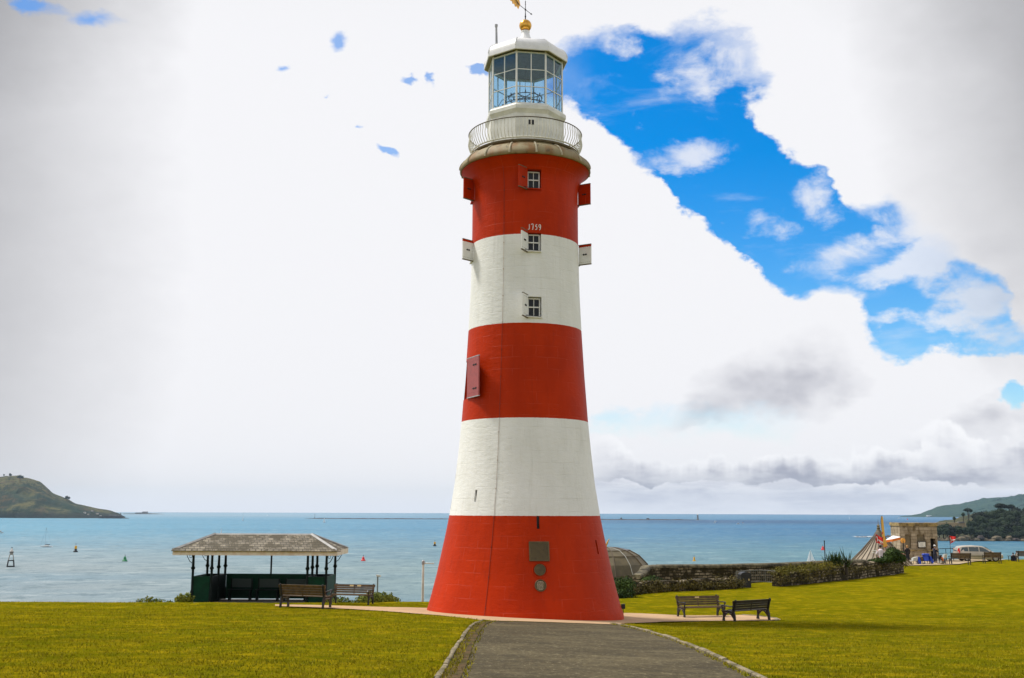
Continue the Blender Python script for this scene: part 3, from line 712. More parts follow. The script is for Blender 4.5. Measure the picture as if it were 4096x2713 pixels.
land('headland', HL, 3650, 900, M['hill'], 260)
HR = [(3600, 0), (3640, 4), (3684, 11), (3705, 20), (3730, 28), (3751, 38), (3774, 43), (3809, 46), (3845, 46), (3893, 59), (3935, 71), (3998, 75), (4096, 76), (4300, 84), (4700, 90)]
land('wooded_headland', HR, 6600, 1500, M['woodhill'], 300, (170, 30), 4.0)

# ------------------------------------------------------------------ the lighthouse
TW = R(8.7)                                    # the windows face a little to the right of the camera
PROF = [(3.44, -.35), (3.457, 0), (3.33, .38), (3.223, .775), (3.06, 1.42), (2.934, 2.025), (2.79, 2.7), (2.655, 3.405), (2.475, 4.55), (2.36, 5.6), (2.261, 6.674), (2.142, 8.337), (2.05, 9.94), (1.99, 11.3), (1.96, 12.5), (1.945, 13.5), (1.945, 15.05)]
def rad(z): return lerp(z, [p[1] for p in PROF], [p[0] for p in PROF])
def pol(az, r, z): return Vector((r * sin(az), -r * cos(az), z))      # az 0 = towards the camera, positive to the right
T_ = thing('lighthouse', 'tall red and white banded lighthouse with octagonal glazed lantern and gold ball on top', 'lighthouse')
sh = MB()
fine = [(rad(z), z) for z in np.arange(-.35, 15.06, .22)]
cove = [(1.955, 15.25), (2.0, 15.45), (2.10, 15.64), (2.24, 15.82), (2.36, 15.90)]
sh.lathe(fine + cove + [(1.9, 15.93)], 128)
shaft = sh.build('shaft', M['tower'], T_, sharp=40)
cut = MB()
def cutbox(az, z0, z1, wd, dp):
    zc_ = (z0 + z1) / 2; c = pol(az, rad(zc_) - dp / 2 + .6, zc_)
    cut.box(c, (wd, dp + 1.2, z1 - z0), rz=az)
WINS = [(14.76, 15.46), (12.50, 13.17), (10.16, 10.88)]
for z0, z1 in WINS: cutbox(TW, z0, z1, .50, .26)
for z0, z1 in WINS[:2]:
    for da in (-pi / 2, pi / 2): cutbox(TW + da, z0, z1, .50, .26)
cutbox(TW - pi / 2, 7.45, 8.86, 1.0, .45)
SLITS = [(TW, 2.99, 3.40), (R(-41), 3.86, 4.26), (R(58), 2.14, 2.60), (R(-84), 3.62, 3.9), (R(-84), 4.55, 4.85)]
for a_, z0, z1 in SLITS: cutbox(a_, z0, z1, .095, .4)
co = cut.build('cutter', M['dark'], None, sharp=0)
md = shaft.modifiers.new('b', 'BOOLEAN'); md.operation = 'DIFFERENCE'; md.object = co; md.solver = 'EXACT'
dg = bpy.context.evaluated_depsgraph_get()
me = bpy.data.meshes.new_from_object(shaft.evaluated_get(dg)); shaft.modifiers.clear()
shaft.data = me; shaft.data.materials.clear(); shaft.data.materials.append(M['tower'])
shaft.data.polygons.foreach_set('use_smooth', [True] * len(me.polygons)); me.set_sharp_from_angle(angle=R(28))
bpy.data.objects.remove(co)

def frame_at(az, r, z):                        # local x = along the wall, y = inwards, z = up
    return Matrix.Translation(pol(az, r, z)) @ Matrix.Rotation(az, 4, 'Z')
def placed(mb, mtx):
    mb.v = [tuple(mtx @ Vector(p)) for p in mb.v]; return mb
def window(az, z0, z1, hinge, ang, red):
    h = z1 - z0; r0 = rad((z0 + z1) / 2); F = frame_at(az, r0, z0)
    f = MB(); dpt = .17; wf = .44; hf = h - .05
    x0 = -.22; zb = .02; 
    for c, s in (((0, dpt, zb + .025), (wf, .06, .05)), ((0, dpt, zb + hf - .022), (wf, .06, .044)), ((x0 + .02, dpt, zb + hf / 2), (.04, .058, hf - .09)), ((-x0 - .02, dpt, zb + hf / 2), (.04, .058, hf - .09)),
                 ((0, dpt - .012, zb + hf * .52), (wf - .08, .05, .04)), ((0, dpt, zb + hf * .26), (.022, .04, hf * .46)), ((0, dpt, zb + hf * .76), (.022, .04, hf * .44))): f.box(c, s)
    fr = placed(f, F).build('window', M['white'], T_)
    p = MB(); p.box((0, dpt + .01, zb + hf / 2), (wf - .05, .012, hf - .06)); placed(p, F).build('pane', M['pane'], fr)
    s = MB(); s.box((0, .03, -.012), (.50, .20, .035)); placed(s, F).build('sill', M['white'] if not red else M['tower'], fr)
    shutter(az, z0 - .02, z1 + .03, hinge, ang, .50, r0)
def shutter(az, z0, z1, side, ang, wd, r0, door=False):
    """a plank shutter hinged at one jamb (side -1 left, 1 right), swung open to the bearing ang"""
    h = z1 - z0; hx = (.25 if not door else .62)
    hp = frame_at(az, r0 + .01, z0) @ Vector((hx * side, 0, 0)); hp = Vector((hp.x, hp.y, z0))
    F = Matrix.Translation(hp) @ Matrix.Rotation(ang - pi / 2, 4, 'Z')      # local x runs along the leaf
    b = MB(); b.box((wd / 2, 0, h / 2), (wd, .045, h))
    n0 = len(b.f)
    for zz in (.10, .90):
        for i in range(6):
            for y_ in (-.024, .024): b.ball((wd * (.1 + .16 * i), y_, h * zz), (.010, .006, .010), 6, 4)
    o = placed(b, F).build('shutter' if not door else 'loading_door', [M['tower'] if not door else M['door_red'], M['iron']], T_, sharp=20)
    for pl in o.data.polygons[n0:]: pl.material_index = 1
    for z_ in (-.012, h + .012):
        e = MB(); e.box((wd / 2, 0, z_), (wd + .01, .055, .03)); placed(e, F).build('edge_strip', M['olive'] if not door else M['lead'], o)
    for zz in ((.5,) if not door else (.20, .80)):
        k = MB(); y_ = -.032
        for q in (.42, .60) if not door else (.58, .76): k.ball((wd * q, y_, h * zz), (.034, .02, .034), 8, 6); k.ball((wd * q, -y_, h * zz), (.034, .02, .034), 8, 6)
        k.box((wd * (.51 if not door else .67), y_, h * zz), (wd * .34, .016, .022)); k.box((wd * (.51 if not door else .67), -y_, h * zz), (wd * .34, .016, .022))
        placed(k, F).build('latch', M['iron'], o)
    if not door:
        sb = MB(); e0 = F @ Vector((wd * .55, 0, .03)); e1 = frame_at(az, r0 - .03, z0 + .05) @ Vector((-.22 * side, 0, 0)); sb.tube([e0, e1], .011, 6)
        sb.build('stay_bar', M['iron'], o)
M['olive'] = mat('olive_edge_metal', (.13, .10, .05), .6)
M['door_red'] = mat('faded_red_door', (.36, .05, .04), .42, var=.2)
def bear(az): return az
window(TW, *WINS[0], -1, R(-37), True)
window(TW, *WINS[1], -1, R(-24), False)
window(TW, *WINS[2], -1, R(-20), False)
for z0, z1 in WINS[:2]:
    window(TW - pi / 2, z0, z1, 1, R(-43), z0 > 13)
    window(TW + pi / 2, z0, z1, -1, R(60), z0 > 13)
dr = MB(); dr.box((0, .40, .70), (.98, .04, 1.38)); placed(dr, frame_at(TW - pi / 2, rad(8.15), 7.46)).build('inner_door', M['dark'], T_)  # coloured near-black to stand for the shade inside the opening
shutter(TW - pi / 2, 7.47, 8.84, 1, R(25), 1.02, 2.13, door=True)
for a_, z0, z1 in SLITS:
    s = MB(); s.box((0, .09, (z1 - z0) / 2), (.094, .02, z1 - z0 - .01)); placed(s, frame_at(a_, rad((z0 + z1) / 2), z0)).build('slit_dark_back', M['dark'], T_)  # near-black plate close to the face, painting the slit's inner shade
# 1759, as painted strokes lying on the curve of the wall
STROKES = [[[(.45, 1), (.45, .1), (.36, 0), (.05, .02)]],
           [[(.0, .90), (.03, 1), (.46, 1), (.36, .04), (.20, .0)]],
           [[(.5, 1), (.30, .92), (.10, .62), (.36, .60), (.50, .42), (.44, .12), (.25, 0), (.0, .02)]],
           [[(.5, .72), (.42, .94), (.22, 1), (.04, .86), (.02, .62), (.14, .48), (.36, .46), (.5, .66), (.5, .80), (.48, .4), (.36, .1), (.16, -.06)]]]
dm = MB(); hh = .185; x = -.255
for d_ in STROKES:
    for ln in d_:
        pts = smooth_line([Vector(p) for p in ln], 4) if len(ln) > 4 else [Vector(p) for p in ln]
        q = []
        for p in pts:
            xx = x + p.x * hh * .72; z = 13.285 + p.y * hh; r_ = rad(z) + .008
            q.append(pol(TW + .012 + xx / r_, r_, z))
        dm.tube(q, .0135, 6)
    x += .132
dm.build('date_numerals', M['white'], T_, label='white date 1759 above the middle window')
# bronze plates
def plate(name, z, hgt, wd, round_, lines, label, m2):
    r0 = rad(z); sl = atan2(rad(z - .3) - rad(z + .3), .6)
    F = frame_at(TW, r0, z) @ Matrix.Rotation(-sl, 4, 'X')
    b = MB()
    if round_:
        k = 40; ring = [(wd / 2 * cos(2 * pi * i / k), wd / 2 * sin(2 * pi * i / k)) for i in range(k)]
        b.prism(ring, .06, -.035, lambda a, c, d: (a, d, c))
        rr = [(p[0] * .97, -.038, p[1] * .97) for p in ring]
        bz = MB(); bz.tube(rr, .014, 6, closed=True)
    else:
        b.box((0, .01, 0), (wd, .09, hgt)); bz = MB()
        for c, s in (((0, -.04, hgt / 2 - .02), (wd, .03, .04)), ((0, -.04, -hgt / 2 + .02), (wd, .03, .04)), ((wd / 2 - .02, -.04, 0), (.04, .03, hgt - .08)), ((-wd / 2 + .02, -.04, 0), (.04, .03, hgt - .08))): bz.box(c, s)
    n0 = len(b.f); r = random.Random(int(z * 100))
    for i in range(lines):
        zz = hgt * (.34 - .68 * i / max(1, lines - 1)); half = (wd * .38 if not round_ else sqrt(max(.001, (wd * .40) ** 2 - zz ** 2))) * r.uniform(.72, 1.0); xx = -half
        while xx < half - .02:
            L_ = min(r.uniform(.018, .05), half - xx); b.box((xx + L_ / 2, -.038, zz), (L_, .008, hgt * .30 / lines)); xx += L_ + .014
    o = placed(b, F).build(name, [M['bronze'], m2], T_, label=label)
    for pl in o.data.polygons[n0:]: pl.material_index = 1
    placed(bz, F).build('rim', M['bronze_light'], o)
M['bronze_light'] = mat('rubbed_bronze', (.125, .088, .030), .5, .2, var=.3)
plate('plaque', 2.272, .63, .66, False, 13, 'square bronze plaque with a raised rim', M['bronze_light'])
plate('plaque', 1.69, .36, .36, True, 5, 'upper round bronze plaque, dark', M['bronze'])
plate('plaque', 1.20, .37, .37, True, 7, 'lower round bronze plaque with pale lines', M['pale_letter'])
mr = MB(); Fm = frame_at(TW, rad(1.69), 1.69) @ Matrix.Rotation(-.21, 4, 'X'); mr.tube([(.235 * cos(i * pi / 20), -.0, .235 * sin(i * pi / 20) - .015) for i in range(40)], .022, 6, closed=True)
placed(mr, Fm).build('plaster_ring', M['tower'], T_)
# lightning conductor strip
cz = list(np.arange(-.02, 15.7, .3)); ca = R(-23)
cond = MB(); cond.tube([pol(ca, (rad(z) if z < 15.05 else lerp(z, [15.05, 15.45, 15.64], [1.95, 2.0, 2.1])) + .008, z) for z in cz], .006, 6)
c_ = cond.build('lightning_conductor', M['copper'], T_)
for z in np.arange(.5, 15, .95): cl = MB(); cl.box(pol(ca, rad(z) + .010, z), (.030, .025, .025), rz=ca); cl.build('clip', M['copper'], c_)
cl = MB(); cl.box(pol(ca, rad(.12) + .03, .12), (.05, .05, .22), rz=ca); cl.build('earth_box', M['copper'], c_)
lb = MB(); lb.box(pol(R(84), rad(.3) + .06, .33), (.10, .14, .16), rz=R(84)); lb.tube([pol(R(84), rad(.3) + .06, .25), pol(R(84), rad(.2) + .03, -.2)], .012, 6); lb.build('ground_lamp', M['iron'], T_)
# cornice, ribs, gallery
cn = MB(); CP = [(2.30, 15.91), (2.40, 15.91), (2.425, 15.94), (2.42, 16.02), (2.405, 16.07), (2.36, 16.16), (2.27, 16.27), (2.15, 16.37), (2.04, 16.43), (1.98, 16.45), (1.95, 16.46), (1.95, 16.52), (1.5, 16.53)]
cn.lathe(CP, 96, caps=False); cnr = cn.build('cornice', M['cornice'], T_, sharp=50)
for i in range(16):
    a_ = TW + i * 2 * pi / 16; rb_ = MB(); rb_.tube([pol(a_, r_ + .012, z_) for r_, z_ in CP[2:10]], .036, 6)
    rb_.build('rib', M['cornice_rib'] if 'cornice_rib' in M else M['cornice'], cnr)
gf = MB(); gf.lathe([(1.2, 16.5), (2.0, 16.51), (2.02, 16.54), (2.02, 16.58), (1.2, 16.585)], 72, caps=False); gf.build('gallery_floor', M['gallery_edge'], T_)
rl = MB()
def ring(mb, r_, z_, t_, n_=96, ph=0.0): mb.tube([pol(2 * pi * i / n_ + ph, r_, z_) for i in range(n_)], t_, 6, closed=True)
ring(rl, 2.105, 17.36, .020); hr = rl.build('railing', M['rail_dark'] if 'rail_dark' in M else M['rail_white'], T_)
lo = MB(); ring(lo, 1.995, 16.66, .028); lo.build('lower_rail', M['rail_white'], hr)
for i in range(16):
    a_ = TW + i * 2 * pi / 16; ft = MB(); ft.tube([pol(a_, 1.97, 16.52), pol(a_, 1.995, 16.66)], .03, 6); ft.build('rail_foot', M['rail_white'], hr)
SH_ = [(1.995, 16.66), (2.02, 16.74), (2.085, 16.86), (2.12, 16.98), (2.105, 17.10), (2.085, 17.2), (2.10, 17.36)]
bmesh_ = MB(); bmesh_.tube([pol(0, r_, z_) for r_, z_ in SH_], .0135, 6); bm0 = bmesh_.mesh('baluster', M['rail_white'])
for i in range(96):
    o = bpy.data.objects.new('baluster', bm0); C.objects.link(o); o.parent = hr; o.rotation_euler = (0, 0, TW + i * 2 * pi / 96)
# lantern: octagonal base, glazing, inner fittings, cupola
P8 = TW + pi / 8
lbm = MB(); lbm.lathe([(1.50, 16.58), (1.50, 16.72), (1.47, 16.76), (1.47, 17.78), (1.50, 17.84), (1.55, 17.93), (1.55, 18.06), (1.50, 18.12), (1.46, 18.15), (1.2, 18.16)], 8, ph=P8, caps=False)
lbo = lbm.build('lantern_base', M['lantern_white'], T_, sharp=20)
vt = MB()
for dx_ in (-.065, .055):
    vt = MB(); vt.box(frame_at(TW, 1.365, 17.44) @ Vector((dx_, 0, 0)), (.078, .03, .17), rz=TW); vt.build('vent_slot', M['dark'], lbo)
flr = MB(); flr.lathe([(0.01, 18.10), (1.45, 18.10), (1.45, 18.13), (0.01, 18.13)], 8, ph=P8); flr.build('lantern_floor', M['room'], T_)
gl = MB(); RG = 1.405; ZR = [18.16, 18.81, 19.47, 20.13]
V8 = [P8 + i * pi / 4 for i in range(8)]
fr = MB()
for a_ in V8: fr.tube([pol(a_, RG, 18.13), pol(a_, RG, 20.2)], .036, 8)
fro = fr.build('lantern_frame', M['white'], T_)
for i in range(8):
    A0, A1 = V8[i], V8[(i + 1) % 8]; p0, p1 = pol(A0, RG, 0), pol(A1, RG, 0); mid = (p0 + p1) / 2; az = A0 + pi / 8; ln = (p1 - p0).length
    br_ = MB(); br_.box((mid.x, mid.y, 19.16), (.032, .04, 2.0), rz=az)
    for z in ZR[1:3]: br_.box((mid.x, mid.y, z), (ln - .06, .034, .026), rz=az)
    for z in (18.165, 20.12): br_.box((mid.x, mid.y, z), (ln - .06, .06, .05), rz=az)
    br_.build('glazing_bars', M['white'], fro)
    pn = MB(); pn.box((mid.x, mid.y, 19.15), (ln - .07, .008, 1.92), rz=az); pn.build('pane', M['glass'], fro)
ce = MB(); ce.lathe([(.02, 20.19), (1.36, 20.16), (1.36, 20.24), (.02, 20.24)], 8, ph=P8); ce.build('lantern_ceiling', M['room'], T_)
ch = MB(); ch.tube([(0, 0, 18.13), (0, 0, 18.95)], .028, 8); cho = ch.build('candelabra', M['iron'], T_)
for z, r_ in ((18.52, .86), (18.86, .62)):
    k = MB(); ring(k, r_, z, .016, 40)
    for j in range(4): k.tube([pol(j * pi / 4 + .3, r_, z), pol(j * pi / 4 + .3 + pi, r_, z)], .009, 5)
    ko = k.build('candle_ring', M['iron'], cho)
    for j in range(12):
        c2 = MB(); p = pol(j * pi / 6, r_, z + .015); c2.lathe([(.03, 0), (.022, .03), (.018, .10)], 8, c=p); c2.build('candle', M['iron'], ko)
for j in range(4):
    b2 = MB(); a_ = j * pi / 2 + .5; b2.tube([pol(a_, 1.25, 18.14), pol(a_, 1.0, 18.6), pol(a_ + .2, .55, 18.95), (0, 0, 18.95)], .012, 6); b2.build('brace', M['iron'], cho)
chn = MB(); chn.tube([(0, 0, 18.95), (0, 0, 20.18)], .007, 5); chn.build('chain', M['iron'], cho)
RP = [(1.43, 20.20), (1.60, 20.15), (1.62, 20.17), (1.615, 20.31), (1.59, 20.43), (1.53, 20.55), (1.43, 20.65), (1.29, 20.73), (1.10, 20.79), (.86, 20.84), (.62, 20.88), (.40, 20.90)]
rf = MB(); rf.lathe(RP, 8, ph=P8, caps=False); rfo = rf.build('cupola', M['roof_white'], T_, sharp=30)
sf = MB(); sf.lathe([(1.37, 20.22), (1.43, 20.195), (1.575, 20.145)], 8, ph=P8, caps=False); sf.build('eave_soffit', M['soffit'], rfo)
for a_ in V8:
    h_ = MB(); h_.tube([pol(a_, r_ + .004, z_) for r_, z_ in RP[3:]], .018, 6); h_.build('hip_roll', M['roof_white'], rfo)
nk = MB(); nk.lathe([(.46, 20.86), (.40, 20.95), (.34, 21.05), (.27, 21.17), (.21, 21.29), (.165, 21.41), (.145, 21.50), (.165, 21.51), (.165, 21.55), (.13, 21.57)], 16, ph=.1); nk.build('neck', M['lead_bright'] if 'lead_bright' in M else M['roof_white'], rfo)
fb = MB(); fb.ball((0, 0, 21.785), .236, 28, 18); fb.lathe([(.155, 21.54), (.165, 21.565), (.14, 21.60)], 20); fb.build('gold_ball', M['gold'], T_)
vp = MB(); pb = pol(R(-58), 1.28, 20.85)
q0 = atz(1981, 185, 20.75); pv = pol(R(-62), 1.22, 0)
vp.tube([(pv.x, pv.y, 20.55), (pv.x - .01, pv.y, 21.0), (pv.x - .02, pv.y, 21.47)], [.05, .042, .038], 8); vp.lathe([(.036, 21.45), (.055, 21.46), (.06, 21.55), (.03, 21.56)], 10, c=(pv.x - .02, pv.y, 0)); vp.build('flue_pipe', M['lead'], T_)
wv = MB(); wv.tube([(0, 0, 22.05), (0, 0, 22.80)], [.016, .012], 6)
for z, r_ in ((22.10, .028), (22.17, .034), (22.26, .024), (22.44, .034), (22.66, .022), (22.75, .020)): wv.ball((0, 0, z), (r_, r_, r_ * 1.3), 8, 6)
wvo = wv.build('weather_vane', M['iron'], T_)
vd = Vector((-.53, -.85, 0)).normalized()
ar = MB(); ar.tube([vd * .46 + Vector((0, 0, 22.44)), -vd * .42 + Vector((0, 0, 22.44))], .011, 6)
e_ = -vd * .42 + Vector((0, 0, 22.44)); ar.tube([e_, e_ - vd * .09], [.032, .002], 6); ar.build('vane_arm', M['iron'], wvo)
V_ = [(.38, .02), (.44, .16), (.56, .28), (.80, .38), (1.10, .42), (1.30, .36), (1.38, .24), (1.27, .20), (1.32, .10), (1.20, .09), (1.22, -.01), (1.10, .0), (1.08, -.10), (.96, -.07), (.92, -.16), (.80, -.11), (.74, -.20), (.63, -.14), (.52, -.20), (.46, -.08)]
sd = vd.cross(Vector((0, 0, 1)))
vn = MB(); vn.prism(V_, -.008, .008, lambda a, b_, d: tuple(vd * a + Vector((0, 0, 22.44 + b_)) + sd * d)); vn.build('vane_tail', M['gold'], wvo, sharp=0)
vr = MB()
for i in range(5): vr.tube([vd * .44 + Vector((0, 0, 22.44)) + sd * -.010, vd * (1.05 - .07 * i) + Vector((0, 0, 22.70 - .10 * i)) + sd * -.010], .006, 4)
vr.build('vane_ribs', M['iron'], wvo)

# ------------------------------------------------------------------ the seaside shelter
SHY = 10.4
sa, sb_ = at(764, 2412, SHY), at(1302, 2417, SHY)
SZ = at(764, 2412, SHY).z
SL = (sb_ - sa).length; W2 = 2.15
sh_ = thing('seaside_shelter', 'open green shelter with mossy slate roof and posts, at the lawn edge', 'shelter', ((sa.x + sb_.x) / 2, SHY, SZ), R(-1.0))
hx = SL / 2; bx = hx - .84; PH = 2.20
def gpost(x, y, z0=0.0):
    p = MB(); p.lathe([(.085, z0), (.085, z0 + .5), (.055, z0 + .56), (.055, 1.44), (.085, 1.47), (.095, 1.53), (.06, 1.58), (.05, 2.05), (.08, 2.1), (.08, PH + .1)], 10, c=(x, y, 0)); return p.build('post', M['green_dark'], sh_)
for x in (-hx, -bx, bx, hx):
    for y in (0.0, W2): gpost(x, y)
for x in (-bx, bx): gpost(x, W2 / 2)
mp_ = MB(); mp_.box((0, W2, 1.65), (.07, .06, 1.2)); mp_.build('post', M['green_dark'], sh_)
PT = 1.12
def panel(c, s, lab='panel', m='green'):
    p = MB(); p.box((c[0], c[1], PT / 2), (s[0], s[1], PT - .06)); o = p.build(lab, M[m], sh_)
    r = MB(); r.box((c[0], c[1], PT), (s[0] + (.0 if s[0] < .1 else -.0), s[1] + .03 if s[1] < .1 else s[1], .06)); r.build('top_rail', M['green_dark'] if m == 'green_dark' else M['green'], o); return o
pw = .72
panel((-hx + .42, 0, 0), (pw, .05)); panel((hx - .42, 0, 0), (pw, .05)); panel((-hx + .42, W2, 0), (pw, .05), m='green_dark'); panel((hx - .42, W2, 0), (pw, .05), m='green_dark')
for x in (-hx, hx): panel((x, W2 / 2, 0), (.05, W2 - .14))
for x in (-bx, bx):
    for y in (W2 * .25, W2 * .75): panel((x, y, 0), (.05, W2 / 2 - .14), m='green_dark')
panel((0, W2, 0), (2 * bx - .14, .05), 'back_panel', 'green')
fl = MB(); fl.box((0, W2 / 2, -.12), (SL + .5, W2 + .6, .2)); fl.build('floor_slab', M['masonry'], sh_)
n_s = 3; wS = (2 * bx - .5) / n_s
for i in range(n_s):
    x = -bx + .25 + wS * (i + .5)
    s = MB()
    s.box((x, W2 - .55, .46), (wS - .16, .40, .05)); so_ = s.build('seat', M['green_dark'], sh_)
    b = MB(); b.box((x, W2 - .28, .74), (wS - .26, .04, .38), rx=.12); b.build('backrest', M['seat_slate'] if 'seat_slate' in M else M['pole_grey'], so_)
    for sx in (-1, 1):
        l = MB(); l.box((x + sx * (wS / 2 - .16), W2 - .55, .21), (.06, .34, .43)); l.box((x + sx * (wS / 2 - .16), W2 - .30, .7), (.05, .05, .55)); l.build('leg', M['green_dark'], so_)
# roof: hipped, slated, with lead ridge and hips, painted fascia
OV = .42; ex0, ex1, ey0, ey1 = -hx - OV - .40, hx + OV + .10, -OV, W2 + OV; ZE = PH + .12; ZR_ = ZE + .67; rx0, rx1, ry = -hx + .60, hx - .92, W2 / 2
rc = [Vector(p) for p in ((ex0, ey0, ZE), (ex1, ey0, ZE), (ex1, ey1, ZE), (ex0, ey1, ZE), (rx0, ry, ZR_), (rx1, ry, ZR_))]
r_ = MB(); r_.add(rc, [(0, 1, 5, 4), (1, 2, 5), (2, 3, 4, 5), (3, 0, 4)])
r_.add([p - Vector((0, 0, .05)) for p in rc], [(4, 5, 1, 0), (5, 2, 1), (5, 4, 3, 2), (4, 0, 3)])
roof = r_.build('roof', M['slate'], sh_, sharp=10)
# ragged lower slates along the eaves
sl_ = MB(); r = random.Random(5); x = ex0 - .03
while x < ex1:
    wv = r.uniform(.22, .34); d_ = r.uniform(-.015, .05); sl_.box((x + wv / 2, ey0 - .02 - d_ * .5, ZE + .012), (wv - .015, .22, .018), rx=.55); x += wv
sl_.build('eave_slates', M['slate'], roof)
for a_, b_ in ((0, 4), (1, 5), (2, 5), (3, 4)):
    h = MB(); A, B = rc[a_], rc[b_]; t = (B - A).normalized(); s = t.cross(Vector((0, 0, 1))).normalized(); wv = .085
    dn = Vector((0, 0, .075)); up = Vector((0, 0, .03))
    h.add([A + s * wv - dn * .5 + up, A + up * 2, A - s * wv - dn * .5 + up, B + s * wv - dn * .5 + up, B + up * 2, B - s * wv - dn * .5 + up], [(0, 1, 4, 3), (1, 2, 5, 4)]); h.build('hip_lead', M['ridge'], roof)
h = MB(); h.prism([(-.07, -.035), (0, .03), (.07, -.035)], rx0 - .05, rx1 + .05, lambda a, b, d: (d, ry + a, ZR_ + b)); h.build('ridge_lead', M['ridge'], roof)
fa = MB(); fz = ZE - .115
for c, s in ((((ex0 + ex1) / 2, ey0 + .015, fz), (ex1 - ex0, .03, .23)), (((ex0 + ex1) / 2, ey1 - .015, fz), (ex1 - ex0, .03, .23)), ((ex0 + .015, W2 / 2, fz), (.03, ey1 - ey0 - .06, .23)), ((ex1 - .015, W2 / 2, fz), (.03, ey1 - ey0 - .06, .23))): fa.box(c, s)
fa.build('fascia', M['fascia'], sh_)
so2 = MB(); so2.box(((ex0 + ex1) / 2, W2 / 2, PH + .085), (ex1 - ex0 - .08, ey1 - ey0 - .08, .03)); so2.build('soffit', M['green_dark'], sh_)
for x, sx in ((-hx, -1), (hx, 1)):
    for y in (0, W2):
        b = MB(); P = [(0, 1.72), (.12, 1.80), (.22, 1.98), (.30, 2.16)]
        b.tube([(x + sx * (a + .04), y, z) for a, z in P], .016, 6); b.tube([(x + sx * (.12 + .06 * cos(q * .6)), y, 2.02 + .07 * sin(q * .6)) for q in range(11)], .012, 5)
        b.build('bracket', M['green_dark'], sh_)

# ------------------------------------------------------------------ benches: slatted, cast iron ends
def bench(loc, rz, label, wood, group, plates=()):
    """faces local -y; the seat runs along x"""
    t = thing('park_bench', label, 'bench', loc, rz, group)
    L = 1.72
    tilt = .16
    for s_ in (-1, 1):
        x = s_ * (L / 2 - .06)
        f = MB(); fr_ = lambda a, b, d: (x + d, a, b)
        # rear upright, front leg with foot, arched brace under the seat, arm
        f.prism([(.25, 0), (.33, 0), (.31, .30), (.27, .44), (.36, .88), (.30, .90), (.20, .46), (.215, .30)], -.024, .024, fr_)
        f.prism([(-.30, 0), (-.18, 0), (-.20, .05), (-.21, .20), (-.215, .38), (-.27, .38), (-.265, .20), (-.30, .05)], -.024, .024, fr_)
        arch = [(.215 - .43 * i / 10, .16 + .20 * sin(pi * i / 10)) for i in range(11)]
        f.prism([(.215, .40)] + arch + [(-.215, .40)], -.018, .018, fr_)
        f.prism([(-.30, .37), (.25, .37), (.25, .43), (-.30, .43)], -.024, .024, fr_)
        e = f.build('end_frame', M['iron'], t, sharp=20)
        a_ = MB(); a_.tube([(x, -.22, .42), (x, -.275, .50), (x, -.28, .58), (x, -.34, .63), (x, -.30, .665), (x, -.15, .665), (x, .05, .64), (x, .17, .655), (x, .27, .70)], [.022, .024, .026, .032, .034, .03, .026, .022, .02], 7)
        a_.tube([(x, -.12, .43), (x, -.02, .50), (x, .09, .53), (x, .20, .50)], .014, 6); a_.build('arm', M['iron'], e)
        sc = MB(); sc.tube([(x, .35 + .03 * cos(q * .7), .90 + .03 * sin(q * .7)) for q in range(10)], .022, 6); sc.build('scroll', M['iron'], e)
        for i in range(5):
            h_ = MB(); h_.box((x, -.14 + .07 * i, .375), (.06, .028, .03)); h_.build('stud', M['lead'], e)
    sl2 = MB(); y = -.27
    for i in range(6):
        sl2.box((0, y + .085 * i, .455 - .012 * (i == 0)), (L, .066, .03)); 
    sl2.build('seat', wood, t, sharp=20)
    bk = MB()
    for z, hh_ in ((.545, .085), (.645, .085), (.74, .075), (.845, .115)):
        y = .215 + (z - .45) * .21; bk.box((0, y, z), (L + (.05 if z > .8 else 0), .032, hh_), rx=-.2)
    bo = bk.build('backrest', wood, t, sharp=20)
    md_ = MB(); md_.box((0, .275, .69), (.04, .02, .44), rx=-.2); md_.build('centre_strap', wood, bo)
    for px_ in plates:
        p = MB(); p.box((px_, .272, .845), (.16, .012, .065), rx=-.2); p.build('name_plate', M['plate'], bo)
    return t
GB = 'benches round the foot of the lighthouse'
def gp(px, py): return atg(px, py)
p = gp(2985, 2483); q = gp(2806, 2468)
bench(p, R(180 + 33), 'black bench seen from behind, right of the lighthouse, nearer of that pair', M['wood_dark'], GB).scale = (1.03, 1, .80)
bench(q, R(17), 'dark brown bench with a small brass plate, facing the camera, right of the lighthouse', M['wood_brown'], GB, plates=(-.03,)).scale = (1, 1, .80)
p = gp(1222, 2431); q = gp(1398, 2427)
bench((p.x, p.y, p.z), R(180 - 18), 'brown bench seen from behind in front of the green shelter', M['wood_brown'], GB).scale = (1.03, 1, .88)
bench((q.x - .1, q.y + 1.2, zg(q.x, q.y + 1.2) + .02), R(-12), 'brown bench with two pale plates, beside the shelter and a shrub', M['wood_brown'], GB, plates=(-.12, .2)).scale = (.9, .9, .76)
GC = 'benches along the far parking place'
fbench = None
def fb_at(px0, px1, py, Y, label, rz=180):
    A = at((px0 + px1) / 2, py, Y); t = bench((A.x, A.y, zg(A.x, A.y)), R(rz), label, M['wood_brown'], GC); t.scale = (((px1 - px0) * (Y + 38) / FPX) / 1.72, 1.0, 1.15); return t

